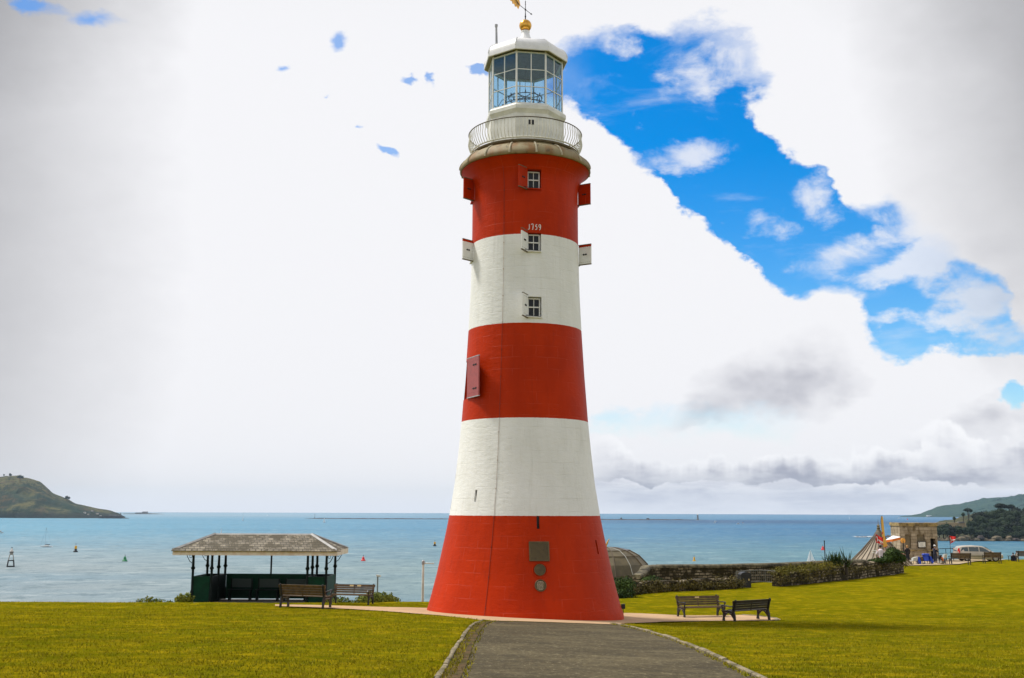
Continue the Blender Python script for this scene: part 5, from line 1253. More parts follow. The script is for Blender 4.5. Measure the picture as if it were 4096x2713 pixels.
def person(label, loc, rz, top, low, hair, sit=False, arms='down', hat=None, long_coat=False, longhair=False, sc=1.0):
    """faces local -y"""
    t = thing('person', label, 'person', loc, rz); t.scale = (sc,) * 3
    dz = -.42 if sit else 0.0
    pel = (0, 0, .95 + dz)
    J = [(pel, (.15, .11)), ((0, .01, 1.18 + dz), (.14, .10)), ((0, .015, 1.40 + dz), (.17, .11)), ((0, .0, 1.50 + dz), .06), ((0, -.015, 1.57 + dz), .058), ((0, -.02, 1.66 + dz), (.082, .098)), ((0, -.02, 1.75 + dz), (.06, .075))]
    E = [(0, 1), (1, 2), (2, 3), (3, 4), (4, 5), (5, 6)]
    legs = []; arms_ = []
    for s in (-1, 1):
        hip = (s * .09, 0, .92 + dz)
        if sit: kn, an, to = (s * .11, -.42, .50), (s * .11, -.44, .09), (s * .12, -.58, .04)
        else: kn, an, to = (s * .10, -.02, .50), (s * .10, .03, .09), (s * .12, -.12, .035)
        b = len(J); J += [(hip, .095), (kn, .062), (an, .042), (to, .035)]; E += [(0, b), (b, b + 1), (b + 1, b + 2), (b + 2, b + 3)]; legs.append((hip, kn, an, to))
        shd = (s * .19, .01, 1.40 + dz)
        if arms == 'down': el, wr = (s * .25, .03, 1.12 + dz), (s * .24, -.08, .88 + dz)
        elif arms == 'fwd': el, wr = (s * .25, -.08, 1.14 + dz), (s * .16, -.34, 1.10 + dz)
        else: el, wr = (s * .30, .0, 1.15 + dz), (s * .15, -.18, 1.02 + dz)
        b = len(J); J += [(shd, .062), (el, .043), (wr, .030)]; E += [(2, b), (b, b + 1), (b + 1, b + 2)]; arms_.append((shd, el, wr))
        W_ = Vector(wr); dv = (W_ - Vector(el)).normalized(); sx = dv.cross(Vector((0, 0, 1))); sx = sx.normalized() if sx.length > .2 else Vector((1, 0, 0))
        pb = len(J); J.append((tuple(W_ + dv * .06), (.034, .018))); E.append((b + 2, pb))
        for q in range(4):
            off = sx * (-.026 + .0175 * q); L_ = (.062, .075, .072, .055)[q]; a1 = W_ + dv * .085 + off; a2 = a1 + (dv + Vector((0, 0, -.25))).normalized() * L_
            c_ = len(J); J += [(tuple(a1), .0085), (tuple(a2), .007)]; E += [(pb, c_), (c_, c_ + 1)]
        a1 = W_ + dv * .045 + sx * -.034 * s; c_ = len(J); J += [(tuple(a1 + dv * .03 + sx * -.012 * s), .009)]; E += [(b + 2, c_)]
    body = skin_body('body', J, E, M['skin'], t)
    fa = MB(); z0 = 1.675 + dz
    for s in (-1, 1): fa.ball((s * .032, -.108, z0), (.014, .008, .009), 8, 6)
    fa.build('eyes', M['dark'], t); 
    fm = MB(); fm.ball((0, -.122, z0 - .035), (.013, .022, .022), 8, 6); fm.ball((0, -.108, z0 - .085), (.024, .008, .006), 8, 6)
    for s in (-1, 1): fm.ball((s * .086, -.01, z0 - .02), (.012, .02, .032), 8, 6)
    fm.build('face_features', M['skin'], t)
    hb = MB(); hb.ball((0, .012, 1.70 + dz), (.094, .108, .105), 14, 10)
    if longhair: hb.ball((0, .06, 1.56 + dz), (.10, .06, .16), 12, 8)
    hb.build('hair', M[hair], t)
    tp = MB()
    if long_coat: tp.lathe([(.24, .35 + dz * .3), (.20, .75 + dz * .6), (.175, 1.0 + dz), (.165, 1.16 + dz), (.20, 1.34 + dz), (.19, 1.44 + dz), (.09, 1.52 + dz)], 18)
    else: tp.lathe([(.175, .86 + dz), (.172, 1.0 + dz), (.165, 1.15 + dz), (.195, 1.32 + dz), (.185, 1.43 + dz), (.085, 1.51 + dz)], 18)
    tp.v = [(x_, y_ * .78 + .01, z_) for x_, y_, z_ in tp.v]
    for shd, el, wr in arms_:
        e2 = Vector(el).lerp(Vector(wr), .9); tp.tube([Vector(shd) * .97, el, tuple(e2)], [.082, .062, .046], 8)
    tp.build('coat' if long_coat else 'top', M[top], t)
    tr = MB()
    for hip, kn, an, to in legs: tr.tube([Vector(hip) + Vector((0, 0, .05)), kn, Vector(an) + Vector((0, 0, .02))], [.118, .082, .062], 10)
    tr.build('trousers', M[low], t)
    sh2 = MB()
    for hip, kn, an, to in legs: sh2.ball((an[0], (an[1] + to[1]) / 2 - .01, .045), (.05, .13, .05), 10, 6)
    sh2.build('shoes', M['black_cloth'], t)
    if hat:
        h_ = MB(); h_.lathe([(.15, 0), (.15, .015), (.10, .03), (.095, .10), (.05, .14)], 14, c=(0, -.01, 1.72 + dz)); h_.build('hat', M[hat], t)
    return t
def on(px, Y, dz=0.0): 
    p = at(px, 2240, Y); return (p.x, p.y, zg(p.x, p.y) + dz)
def on_top(px, py, Y, h):                       # standing so that the head top shows at py
    p = at(px, py, Y); return (p.x, p.y, p.z - h)
person('person in a white shirt and brick red trousers behind the wall below the red flag', on_top(3521, 2181, 41, 1.78), R(170), 'pink_cloth', 'red_brown_cloth', 'hair_dark', arms='folded')
person('person with fair hair and long black coat, back to the camera, at the stall', on_top(3628, 2183, 60, 1.5), R(175), 'black_cloth', 'black_cloth', 'hair_fair', long_coat=True, longhair=True, sc=.86)
person('person in dark clothes sitting at the end of the wall beside the black-coated person', on_top(3607, 2203, 59, 1.10), R(-60), 'red_brown_cloth', 'black_cloth', 'hair_dark', sit=True, sc=.82)
person('person in navy jacket and white cap leaning over the stall by the kiosk doorway', on_top(3738, 2183, 62, 1.55), R(120), 'navy_cloth', 'navy_cloth', 'hair_dark', arms='fwd', hat='cloth_white', sc=.88)
person('person in dark jacket sitting on the far right bench', on_top(4052, 2210, 70.5, 1.18), R(170), 'navy_cloth', 'black_cloth', 'hair_dark', sit=True, sc=.85)
person('person in pale top sitting close to the end of the far right bench', on_top(4066, 2202, 70.5, 1.25), R(190), 'cloth_white', 'navy_cloth', 'hair_dark', sit=True, arms='fwd', sc=.88)
# ------------------------------------------------------------------ the stall under blue covers
SY = 60.5; ks = (SY + 38) / FPX
def st_(px, py): return at(px, py, SY)
def stall_loc(px): 
    p = at(px, 2246, SY); return (p.x, p.y, zg(p.x, p.y))
def drum(label, px, w_px, top, bot, tiltx, name='covered_trolley'):
    L0 = stall_loc(px); t = thing(name, label, 'trolley', L0, 0.2); w2 = w_px * ks / 2; H_ = (bot - top) * ks; b0 = (2247 - bot) * ks
    m_ = MB(); r = random.Random(px)
    def f(u, v):
        a_ = u * 2 * pi; rr2 = w2 * (1.0 if v > .75 else (.80 + .2 * abs(v - .55) * 2)) * (1 + .10 * sin(a_ * 5 + v * 3) * (1 - v)); 
        if v > .92: rr2 *= .86
        return (rr2 * cos(a_) + tiltx * (1 - v), rr2 * .7 * sin(a_), b0 + H_ * v)
    m_.grid(f, 28, 12); m_.add([f(i / 28, 1.0) for i in range(28)], [tuple(range(28))]); m_.build('cover', M['blue_tarp'], t)
    l = MB()
    for sx in (-1, 1):
        for sy in (-1, 1): l.tube([(sx * w2 * .7, sy * w2 * .4, 0), (sx * w2 * .6, sy * w2 * .4, b0 + .15)], .025, 6)
    l.build('legs', M['iron'], t); 
    b = MB(); b.box((0, 0, b0 + .05), (w2 * 1.6, w2 * .9, .12)); b.build('tray', M['wood_dark'], t)
drum('trolley under a bunched bright blue cover in front of the stone kiosk', 3704, 32, 2205, 2232, 0.0)
def slanted(label, pts, m, name, cat, dpt=.5, leg='iron'):
    c = sum(p[0] for p in pts) / len(pts); L0 = stall_loc(c); t = thing(name, label, cat, L0)
    q = [((a - c) * ks, (2247 - b) * ks) for a, b in pts]
    m_ = MB(); m_.prism(q, -dpt / 2, dpt / 2, lambda a, b, d: (a + .02 * sin(b * 9), d, b)); m_.build('cover', M[m], t, sharp=20)
    l = MB(); xs_ = [a for a, b in q]; zb = min(b for a, b in q)
    for x_ in (min(xs_) + .06, max(xs_) - .06):
        for d in (-.2, .2): l.tube([(x_, d, 0), (x_, d, max(zb + .02, .1))], .02, 6)
    l.build('legs', M[leg], t); return t
slanted('blue cover hanging down at the right of the bunched blue trolley', [(3716, 2213), (3722, 2216), (3731, 2236), (3726, 2243), (3718, 2232)], 'blue_tarp', 'blue_sheet', 'cover')
slanted('narrow blue folded sheet to the left of the covered trolley', [(3669, 2218), (3676, 2217), (3679, 2232), (3680, 2245), (3672, 2244), (3668, 2230)], 'blue_tarp', 'blue_sheet', 'cover')
slanted('grey sloping cover beside the black-coated person', [(3648, 2233), (3652, 2222), (3660, 2219), (3670, 2217), (3664, 2233)], 'galv', 'grey_cover', 'cover')
slanted('brown crate on a low stand between the blue sheets', [(3679, 2219), (3689, 2216), (3690, 2230), (3680, 2231)], 'wood_brown', 'crate', 'crate')
slanted('small white box with coloured print on the ground under the covered trolley', [(3691, 2240), (3702, 2239), (3703, 2248), (3692, 2249)], 'paper', 'box', 'box', .25)
def aboard(label, px, pw, py0, py1, m):
    L0 = stall_loc(px); t = thing('display_board', label, 'board', L0, R(-10)); w_ = pw * ks; h_ = (py1 - py0) * ks; z0 = (2247 - py1) * ks
    for s in (-1, 1):
        m_ = MB(); m_.box((0, s * .14, z0 + h_ / 2), (w_, .03, h_), rx=s * .2); o = m_.build('panel', M[m], t)
    m_ = MB()
    m_.box((0, -.175, z0 + h_ * .62), (w_ * .6, .01, h_ * .35), rx=-.2); m_.box((0, -.19, z0 + h_ * .25), (w_ * .6, .01, h_ * .08), rx=-.2); m_.build('picture', M['ink'], t)
    m_ = MB()
    for sx in (-1, 1): m_.tube([(sx * w_ * .45, -.2, 0), (sx * w_ * .45, 0, z0 + h_)], .014, 5)
    m_.build('legs', M['wood_dark'], t)
aboard('white display board with a grey picture, right of the navy-jacketed person', 3757, 12, 2222, 2240, 'paper')
aboard('buff display board, right-hand one by the parking bench', 3778, 8, 2226, 2241, 'plank')
slanted('orange pot between the two display boards', [(3764, 2222), (3768, 2217), (3772, 2222), (3773, 2232), (3765, 2232)], 'orange', 'pot', 'pot', .3)
slanted('dark folding chair behind the display boards', [(3752, 2216), (3764, 2209), (3765, 2214), (3758, 2222), (3768, 2225), (3768, 2228), (3752, 2226)], 'black_cloth', 'folding_chair', 'chair', .4)
slanted('pale grey crate behind the buff display board', [(3774, 2222), (3786, 2222), (3787, 2206), (3776, 2207)], 'galv', 'crate', 'crate', .4)
slanted('white folding stool beneath the black-coated person', [(3630, 2234), (3644, 2234), (3644, 2231), (3630, 2231)], 'cloth_white', 'stool', 'stool', .35, 'cloth_white')

# ------------------------------------------------------------------ silver car
CARY = 69.0
cp = at(3912, 2236, CARY); cgz = zg(cp.x, cp.y)
car = thing('parked_car', 'pale silver family car parked side-on behind the far benches', 'car', (cp.x, cp.y, cgz + .05), R(-3)); car.scale = (1.0, 1.0, .93)
# local +x = front
ST = [(-2.20, .62, .42, .92, .94, .58), (-2.12, .78, .30, .98, 1.30, .56), (-1.85, .84, .24, .98, 1.52, .60), (-1.3, .86, .20, .97, 1.60, .64), (-.4, .87, .19, .96, 1.63, .66), (.2, .87, .19, .95, 1.58, .64), (.75, .87, .19, .94, 1.34, .60), (1.15, .86, .20, .93, 1.05, .62), (1.35, .85, .21, .92, .95, .70), (1.85, .80, .24, .80, .84, .66), (2.12, .70, .30, .68, .72, .58), (2.22, .58, .38, .60, .62, .5)]
m_ = MB(); vs = []; nst = 10
for x, wd, z0, zb_, zr, wr in ST:
    half = [(wd * .92, z0), (wd, z0 + .18), (wd * 1.01, (z0 + zb_) / 2 + .08), (wd * .98, zb_), (wr + (wd - wr) * .08, zb_ + (zr - zb_) * .88), (wr * .8, zr)]
    vs += [Vector((x, -a, z)) for a, z in half] + [Vector((x, a, z)) for a, z in half[::-1]]
k = 12
fs = [(i * k + j, i * k + (j + 1) % k, (i + 1) * k + (j + 1) % k, (i + 1) * k + j) for i in range(len(ST) - 1) for j in range(k)] + [tuple(range(k))[::-1], tuple((len(ST) - 1) * k + j for j in range(k))]
m_.add(vs, fs); m_.build('body', M['car_paint'], car, sharp=28)
def sidept(x, fz, s, off=.012):
    wd = lerp(x, [q[0] for q in ST], [q[1] for q in ST]); zb_ = lerp(x, [q[0] for q in ST], [q[3] for q in ST]); zr = lerp(x, [q[0] for q in ST], [q[4] for q in ST]); wr = lerp(x, [q[0] for q in ST], [q[5] for q in ST])
    a0, a1 = wd * .98, wr + (wd - wr) * .08; return (x, s * (a0 + (a1 - a0) * fz / .88 + off), zb_ + (zr - zb_) * fz)
for s in (-1, 1):
    for xs_ in ([(-1.92, .12), (-1.18, .10), (-1.18, .80), (-1.72, .80)], [(-1.10, .10), (-.18, .10), (-.18, .80), (-1.10, .80)], [(-.08, .10), (.95, .10), (.62, .62), (.22, .78), (-.08, .80)]):
        w2 = MB(); vv = [sidept(x, z, s) for x, z in xs_]; w2.add(vv, [tuple(range(len(vv)))[::1 if s < 0 else -1]]); w2.build('side_window', M['car_glass'], car, sharp=0)
    hd = MB(); hd.box((-.35, s * .885, .86), (.18, .03, .03)); hd.box((.5, s * .885, .84), (.18, .03, .03)); hd.build('door_handle', M['car_paint'], car)
    rb = MB(); rb.box((-.1, s * .885, .55), (1.9, .025, .05)); rb.build('rubbing_strip', M['rubber'], car)
    mi = MB(); mi.ball((.92, s * .98, 1.0), (.07, .11, .075), 10, 8); mi.build('mirror', M['iron'], car)
    tl = MB(); tl.add([(-2.20, s * .55, .90), (-2.06, s * .845, .80), (-1.98, s * .86, .98), (-2.0, s * .80, 1.38), (-2.08, s * .70, 1.38), (-2.17, s * .60, 1.0)], [(0, 1, 2, 3, 4, 5)]); tl.v = [(x_ - .015, y_ * 1.015, z_) for x_, y_, z_ in tl.v]; tl.build('tail_light', M['red_lamp'], car, sharp=0)
    hl = MB(); hl.ball((2.02, s * .60, .68), (.16, .14, .08), 12, 8); hl.build('headlight', M['lamp_clear'], car)
    for x in (-1.32, 1.38):
        wh = MB(); wh.tube([(x, s * .66, .31), (x, s * .87, .31)], .31, 20); wo = wh.build('wheel', M['rubber'], car)
        rm = MB(); rm.tube([(x, s * .86, .31), (x, s * .885, .31)], .20, 16)
        rm.build('rim', M['alloy'], wo)
        sp_ = MB()
        for q in range(5): sp_.box((x + .11 * cos(q * 1.257), s * .888, .31 + .11 * sin(q * 1.257)), (.05, .006, .10), ry=-q * 1.257)
        sp_.build('wheel_gap', M['dark'], wo)
rw = MB(); rw.add([(-2.165, -.52, 1.02), (-2.165, .52, 1.02), (-2.06, .47, 1.36), (-2.06, -.47, 1.36)], [(0, 3, 2, 1)]); rw.v = [(x_ - .03, y_, z_) for x_, y_, z_ in rw.v]; rw.build('rear_window', M['car_glass'], car, sharp=0)
ws = MB(); ws.add([(1.20, -.60, 1.02), (1.20, .60, 1.02), (.55, .55, 1.455), (.55, -.55, 1.455)], [(0, 1, 2, 3)]); ws.v = [(x_ + .02, y_, z_ + .02) for x_, y_, z_ in ws.v]; ws.build('windscreen', M['car_glass'], car, sharp=0)
bmp = MB(); bmp.box((-2.18, 0, .50), (.14, 1.44, .20)); bmp.build('bumper', M['car_paint'], car); bmp = MB(); bmp.box((2.16, 0, .45), (.14, 1.2, .18)); bmp.build('bumper', M['car_paint'], car)
fb_at(3800, 3879, 2246, 60.5, 'brown bench seen from behind at the rear end of the silver car')
fb_at(3935, 4000, 2241, 64.0, 'brown bench seen from behind in front of the bonnet of the silver car', 176)
fb_at(4068, 4150, 2236, 69.0, 'brown bench cut by the right edge of the picture, with two people on it', 178)
p = at(4042, 2222, 70.5); t = thing('picnic_table', 'small dark table beside the two people on the far right bench', 'table', (p.x, p.y, zg(p.x, p.y)))
m_ = MB(); m_.box((0, 0, .5), (.55, .4, .05)); m_.build('tabletop', M['wood_dark'], t)
for sx in (-1, 1): m_ = MB(); m_.tube([(sx * .2, 0, 0), (sx * .2, 0, .5)], .03, 6); m_.build('leg', M['wood_dark'], t)
p = at(3301, 2250, 34); t = thing('flagpole', 'thin bare dark pole above the spiky plant', 'pole', (p.x, p.y, -3.0)); zt = at(3301, 2165, 34).z + 3.0
m_ = MB(); m_.lathe([(.045, 0), (.03, zt)], 8); m_.ball((0, 0, zt), .05, 8, 6); m_.build('shaft', M['iron'], t)
A = at(3496, 2203, 43.5); t = thing('handrail', 'short white double handrail beside the person in the white shirt', 'railing', (A.x, A.y, zg(A.x, A.y))); z_ = A.z - zg(A.x, A.y); k = (43.5 + 38) / FPX
m_ = MB()
for dz, x0, x1 in ((0, -7, 18), (-8 * k, -8, 14)): m_.tube([(x0 * k, 0, z_ + dz), (x1 * k, 0, z_ + dz - 2 * k)], .035, 6)
m_.build('rails', M['pole_white'], t); m_ = MB(); m_.tube([(10 * k, 0, 0), (10 * k, 0, z_)], .04, 6); m_.build('post', M['iron'], t)

# ------------------------------------------------------------------ out on the water
def sp(px, py): return atz(px, py, SEA)        # a point of the sea
def sk(p): return (p.y - CAM.y) / FPX          # metres per photo pixel at that distance
# breakwater with its fort, beacon and small lighthouse
bwY = 3750.0; kb_ = (bwY + 38) / FPX
def bx_(px): return at(px, 2075, bwY).x
x0, x1 = bx_(1218), bx_(2836)
t = thing('breakwater', 'long low stone breakwater lying across the bay behind the lighthouse', 'breakwater', (x0, bwY, SEA)); m_ = MB(); r = random.Random(4); P = []
n_ = 160
for i in range(n_ + 1):
    x = (x1 - x0) * i / n_; e = min(1, (n_ - i) / 12, i / 5 + .2); P.append((x, (2.6 + r.uniform(-.5, .6)) * e))
vs = []
for x, h in P: vs += [(x, -16, -1), (x, -6, h), (x, 6, h), (x, 16, -1)]
m_.add(vs, [(4 * i + j, 4 * i + j + 1, 4 * i + j + 5, 4 * i + j + 4) for i in range(n_) for j in range(3)]); m_.build('stonework', M['rock'], t, sharp=0)
p = Vector((bx_(2791), bwY, SEA + 2)); t = thing('small_lighthouse', 'tiny grey lighthouse at the right end of the breakwater', 'lighthouse', p)
m_ = MB(); m_.lathe([(6 * kb_, -2), (5 * kb_, 1.5 * kb_), (3.4 * kb_, 2 * kb_), (2.7 * kb_, 16 * kb_), (3.4 * kb_, 16.5 * kb_), (3.4 * kb_, 17.5 * kb_)], 14); m_.build('tower', M['masonry'], t)
m_ = MB(); m_.lathe([(2.2 * kb_, 17.5 * kb_), (2.2 * kb_, 20 * kb_), (2.4 * kb_, 20.2 * kb_), (.2 * kb_, 22.5 * kb_)], 12); m_.build('lantern', M['house'], t)
p = Vector((bx_(2600), bwY + 60, SEA + 1)); t = thing('sea_fort', 'dark low round fort just behind the breakwater', 'fort', p); m_ = MB(); m_.lathe([(6 * kb_, -1), (6 * kb_, 4.2 * kb_), (5 * kb_, 4.8 * kb_)], 18); m_.build('walls', M['rock'], t); m_ = MB(); m_.box((1 * kb_, 0, 5.5 * kb_), (4 * kb_, 3, 1.6 * kb_)); m_.build('roof_house', M['masonry'], t)
p = Vector((bx_(2485), bwY, SEA + 2)); t = thing('beacon_hut', 'small hut on the breakwater between the lighthouse and the dark fort', 'hut', p); m_ = MB(); m_.box((0, 0, 2), (6, 5, 4)); m_.prism([(-3.4, 4), (3.4, 4), (0, 6.5)], -2.6, 2.6, lambda a, b, d: (a, d, b)); m_.build('walls', M['masonry'], t)
p = Vector((bx_(1259), bwY, SEA + 2)); t = thing('sea_mark', 'thin dark mast on the left end of the breakwater', 'mast', p); m_ = MB(); m_.lathe([(2.2 * kb_, -1), (1.2 * kb_, 3 * kb_), (.55 * kb_, 4 * kb_), (.45 * kb_, 17 * kb_)], 8); m_.build('mast', M['rock'], t); m_ = MB(); m_.ball((0, 0, 15.5 * kb_), 1.1 * kb_, 10, 8); m_.build('cage', M['rock'], t)
# far islet behind the left headland
p = at(560, 2052, 6800); t = thing('islet', 'faint low islet with two bumps beyond the left headland', 'islet', (p.x, p.y, SEA)); ki = sk(p); m_ = MB()
m_.prism([(-70, -.5), (-66, 2), (-20, 2.6), (-17, 6), (-2, 6.2), (0, 4), (8, 4), (9, 10), (12, 10), (13, 4), (40, 3), (78, 1), (84, -.5)], 0, 90, lambda a, b, d: (a * ki, d, b * ki)); m_.build('rocks', M['masonry'], t)

# buoys
def buoy(label, px, wl, top, w_px, m1, m2=None, band=.45, kind='tower'):
    p = sp(px, wl); k = sk(p); t = thing('buoy', label, 'buoy', p); h = (wl - top) * k; w2 = w_px * k / 2
    if kind == 'tower':
        m_ = MB(); m_.lathe([(w2 * .9, -.4), (w2, .02), (w2, h * .12), (w2 * .75, h * .16)], 16); m_.build('float', M['iron'] if m2 else M[m1], t)
        m_ = MB(); m_.lathe([(w2 * .56, h * .15), (w2 * .54, h * .36)], 12); m_.build('lower_body', M[m2 or m1], t)
        m_ = MB(); m_.lathe([(w2 * .55, h * .36), (w2 * .55, h * .66), (w2 * .4, h * .68)], 12); m_.build('upper_body', M[m1], t)
    else:
        m_ = MB(); m_.lathe([(w2 * .9, -.4), (w2, .02), (w2, h * .14), (w2 * .72, h * .22), (w2 * .62, h * .34), (w2 * .42, h * .60), (w2 * .36, h * .68), (w2 * .14, h * .72)], 16); m_.build('body', M[m1], t)
        m_ = MB(); m_.box((w2 * .1, -w2 * .5, h * .44), (w2 * .24, w2 * .3, h * .12)); m_.build('hatch', M['dark'], t)
    m_ = MB(); m_.tube([(0, 0, h * .66), (0, 0, h)], w2 * .07, 6); m_.ball((0, 0, h * .86), (w2 * .16, w2 * .16, h * .05), 8, 6); m_.build('topmark', M['iron'], t)
    m_ = MB(); m_.tube([(w2 * .75 * cos(i * .52), w2 * .75 * sin(i * .52), h * .15) for i in range(12)], w2 * .06, 5, closed=True); m_.build('rim_rail', M['iron'], t)
buoy('yellow and black pillar buoy on the left, below the moored yacht', 302, 2209, 2173, 17, 'buoy_yellow', 'iron')
buoy('green conical buoy left of the shelter', 499, 2246, 2219, 20, 'buoy_green', kind='cone')
buoy('red conical buoy to the right of the shelter roof', 1453, 2244, 2221, 18, 'buoy_red', kind='cone')
buoy('yellow and black pillar buoy close to the left side of the lighthouse', 1739, 2185, 2161, 14, 'buoy_yellow', 'iron')
buoy('plain yellow pillar buoy above the long rubble wall', 2777, 2245, 2222, 13, 'buoy_yellow')
buoy('red conical buoy near the bare dark flagpole', 3292, 2201, 2180, 16, 'buoy_red', kind='cone')
buoy('tiny pinkish buoy just above the stone kiosk', 3630, 2080, 2073, 5, 'buoy_red', kind='cone')
# pyramid beacon
p = sp(42, 2268); k = sk(p); t = thing('pyramid_beacon', 'tall pyramid beacon on dark legs at the far left', 'beacon', p, .5); h = 76 * k; w2 = 13 * k
for sx in (-1, 1):
    for sy in (-1, 1): 
        m_ = MB(); m_.tube([(sx * w2, sy * w2, -1), (sx * w2 * .72, sy * w2 * .72, h * .34)], .26, 6); m_.build('leg', M['iron'], t)
        m_ = MB(); m_.tube([(sx * w2 * .72, sy * w2 * .72, h * .34), (sx * w2 * .44, sy * w2 * .44, h * .62)], .15, 6); m_.build('upper_leg', M['plank'], t)
m_ = MB()
for z, f_, rr_ in ((.25, 1.0, .30), (h * .32, .74, .28)):
    q = [(-w2 * f_, -w2 * f_, z), (w2 * f_, -w2 * f_, z), (w2 * f_, w2 * f_, z), (-w2 * f_, w2 * f_, z)]; m_.tube(q, rr_, 6, closed=True)
m_.build('girders', M['iron'], t)
m_ = MB(); m_.box((0, 0, h * .68), (w2 * .9, w2 * .9, h * .14)); m_.build('cabin', M['plank'], t)
m_ = MB(); m_.box((0, 0, h * .755), (w2 * 1.25, w2 * 1.25, h * .03)); m_.build('platform', M['iron'], t)
m_ = MB(); m_.lathe([(w2 * .5, h * .77), (w2 * .42, h * .84), (w2 * .12, h * .94)], 10); m_.build('lamp_housing', M['house'], t); m_ = MB(); m_.lathe([(w2 * .1, h * .93), (w2 * .14, h * 1.0)], 8); m_.build('lamp', M['iron'], t)
# boats
def hull(mb, L, B, Hf, k0=0):
    def f(u, v):
        x = -L / 2 + L * u; bw = B / 2 * (1 - max(0, (u - .55) / .45) ** 2.2) * (.75 + .25 * min(1, u / .3)); a_ = -1 + 2 * v
        z = Hf * (1.0 + .25 * max(0, u - .5)) * abs(a_) ** 1.2 - .25 * Hf
        return (x, bw * (a_ if abs(a_) < .999 else a_), z)
    mb.grid(f, 14, 10); top = [f(i / 14, 0) for i in range(15)] + [f(i / 14, 1) for i in range(14, -1, -1)]
    mb.add(top, [tuple(range(30))]); mb.add([f(0, j / 10) for j in range(11)], [tuple(range(11))[::-1]]); return mb
def yacht(label, px, wl, top, L_px, sails, heading, name='sailing_boat', group=None):
    p = sp(px, wl); k = sk(p); t = thing(name, label, 'boat', p, heading); H = (wl - top) * k; L = L_px * k
    m_ = MB(); hull(m_, L, L * .3, L * .11); m_.build('hull', M['hull'], t, sharp=50)
    m_ = MB(); m_.box((-L * .03, 0, L * .12), (L * .34, L * .16, L * .07)); m_.build('cabin', M['house'], t)
    m_ = MB(); m_.tube([(L * .08, 0, L * .08), (L * .08, 0, H)], max(.07, L * .008), 6); m_.tube([(L * .08, 0, L * .2), (-L * .34, 0, L * .18)], max(.06, L * .007), 6); m_.build('mast', M['pole_grey'], t)
    if not sails:
        m_ = MB(); m_.tube([(L * .07, 0, L * .225), (-L * .33, 0, L * .205)], L * .022, 8); m_.build('furled_sail', M['navy_cloth'], t)
        m_ = MB(); m_.tube([(L * .48, 0, L * .1), (L * .08, 0, H * .98)], .05, 4); m_.tube([(-L * .5, 0, L * .1), (L * .08, 0, H * .98)], .05, 4); m_.build('rigging', M['pole_grey'], t)
    for s in sails:
        q = {'main': [(L * .06, L * .22), (-L * .36, L * .22), (-L * .30, H * .35), (L * .05, H * .98)], 'jib': [(L * .46, L * .16), (L * .10, L * .2), (L * .10, H * .92)]}[s]
        def f(u, v):
            A, B = (Vector((q[0][0], 0, q[0][1])), Vector((q[1][0], 0, q[1][1])))
            a_ = A.lerp(Vector((q[-1][0], 0, q[-1][1])), v); b_ = B.lerp(Vector((q[-1][0], 0, q[-1][1])), v); r_ = a_.lerp(b_, u); r_.y = L * .05 * sin(pi * u) * (1 - v * .6); return r_
        m_ = MB(); m_.grid(f, 6, 10); m_.build('mainsail' if s == 'main' else 'jib', M['sail'], t)
    return t
GS = 'white sails out in the bay'
yacht('moored white yacht with bare mast and dark furled sail, far left', 184, 2189, 2112, 48, (), R(176), name='moored_yacht')
yacht('white sail half hidden behind the shelter roof ridge', 884, 2140, 2114, 14, ('main', 'jib'), R(60), group=GS)
yacht('slim white sail above the left end of the shelter roof, near the horizon', 972, 2083, 2056, 12, ('main',), R(70))
yacht('smaller white sail right of the slim one, close to the horizon', 1070, 2065, 2054, 6, ('main',), R(70))
yacht('white sail just under the left end of the breakwater', 1297, 2091, 2070, 12, ('main', 'jib'), R(200))
yacht('white yacht with two full sails above the boundary wall, the largest sailing boat', 3246, 2256, 2201, 40, ('main', 'jib'), R(175))
yacht('small white sail on the open sea right of the little lighthouse', 3397, 2077, 2062, 8, ('main',), R(80))
yacht('white sail directly left of the little lighthouse on the breakwater', 2776, 2074, 2057, 8, ('main',), R(80))
yacht('tiny pale sailing boat near the breakwater end, sails down', 2858, 2093, 2077, 11, ('jib',), R(10))
def motorboat(label, px, wl, L_px, wake_px, m2='house', heading=0.0, dirn=1):
    p = sp(px, wl); k = sk(p); t = thing('motor_boat', label, 'boat', p, heading); L = L_px * k
    m_ = MB(); hull(m_, L, L * .32, L * .16); m_.build('hull', M['hull'], t, sharp=50)
    m_ = MB(); m_.box((-L * .05, 0, L * .24), (L * .38, L * .2, L * .14)); m_.box((-L * .08, 0, L * .33), (L * .3, L * .18, L * .06)); m_.build('wheelhouse', M[m2], t)
    m_ = MB(); m_.box((.04 * L, 0, L * .25), (L * .24, L * .205, L * .06)); m_.build('windows', M['pane'], t)
    if wake_px:
        W = wake_px * k; m_ = MB(); vs = []
        for i in range(15):
            u = i / 14; vs += [(-L * .4 - W * u, -L * (.12 + .35 * u) * (1 + .3 * sin(i * 2.1)), .15 * (1 - u) + .05), (-L * .4 - W * u, L * (.12 + .35 * u) * (1 + .3 * cos(i * 1.7)), .15 * (1 - u) + .05)]
        m_.add(vs, [(2 * i, 2 * i + 1, 2 * i + 3, 2 * i + 2) for i in range(14)]); m_.build('wake', M['foam'], t, sharp=0)
    return t
motorboat('white motor boat with a foaming wake above the stone kiosk', 3594, 2074, 9, 26, heading=R(178))
motorboat('white speedboat trailing a long wake below the breakwater end', 2952, 2097, 14, 60, heading=R(179))
motorboat('small orange boat riding in the wake of the speedboat', 2972, 2093, 7, 0, m2='orange', heading=R(5))
motorboat('white boat with a short bright wake right of the breakwater end', 2866, 2087, 7, 22, heading=R(178))
motorboat('white motor cruiser cut by the left edge of the picture', 0, 2133, 28, 0, heading=0)
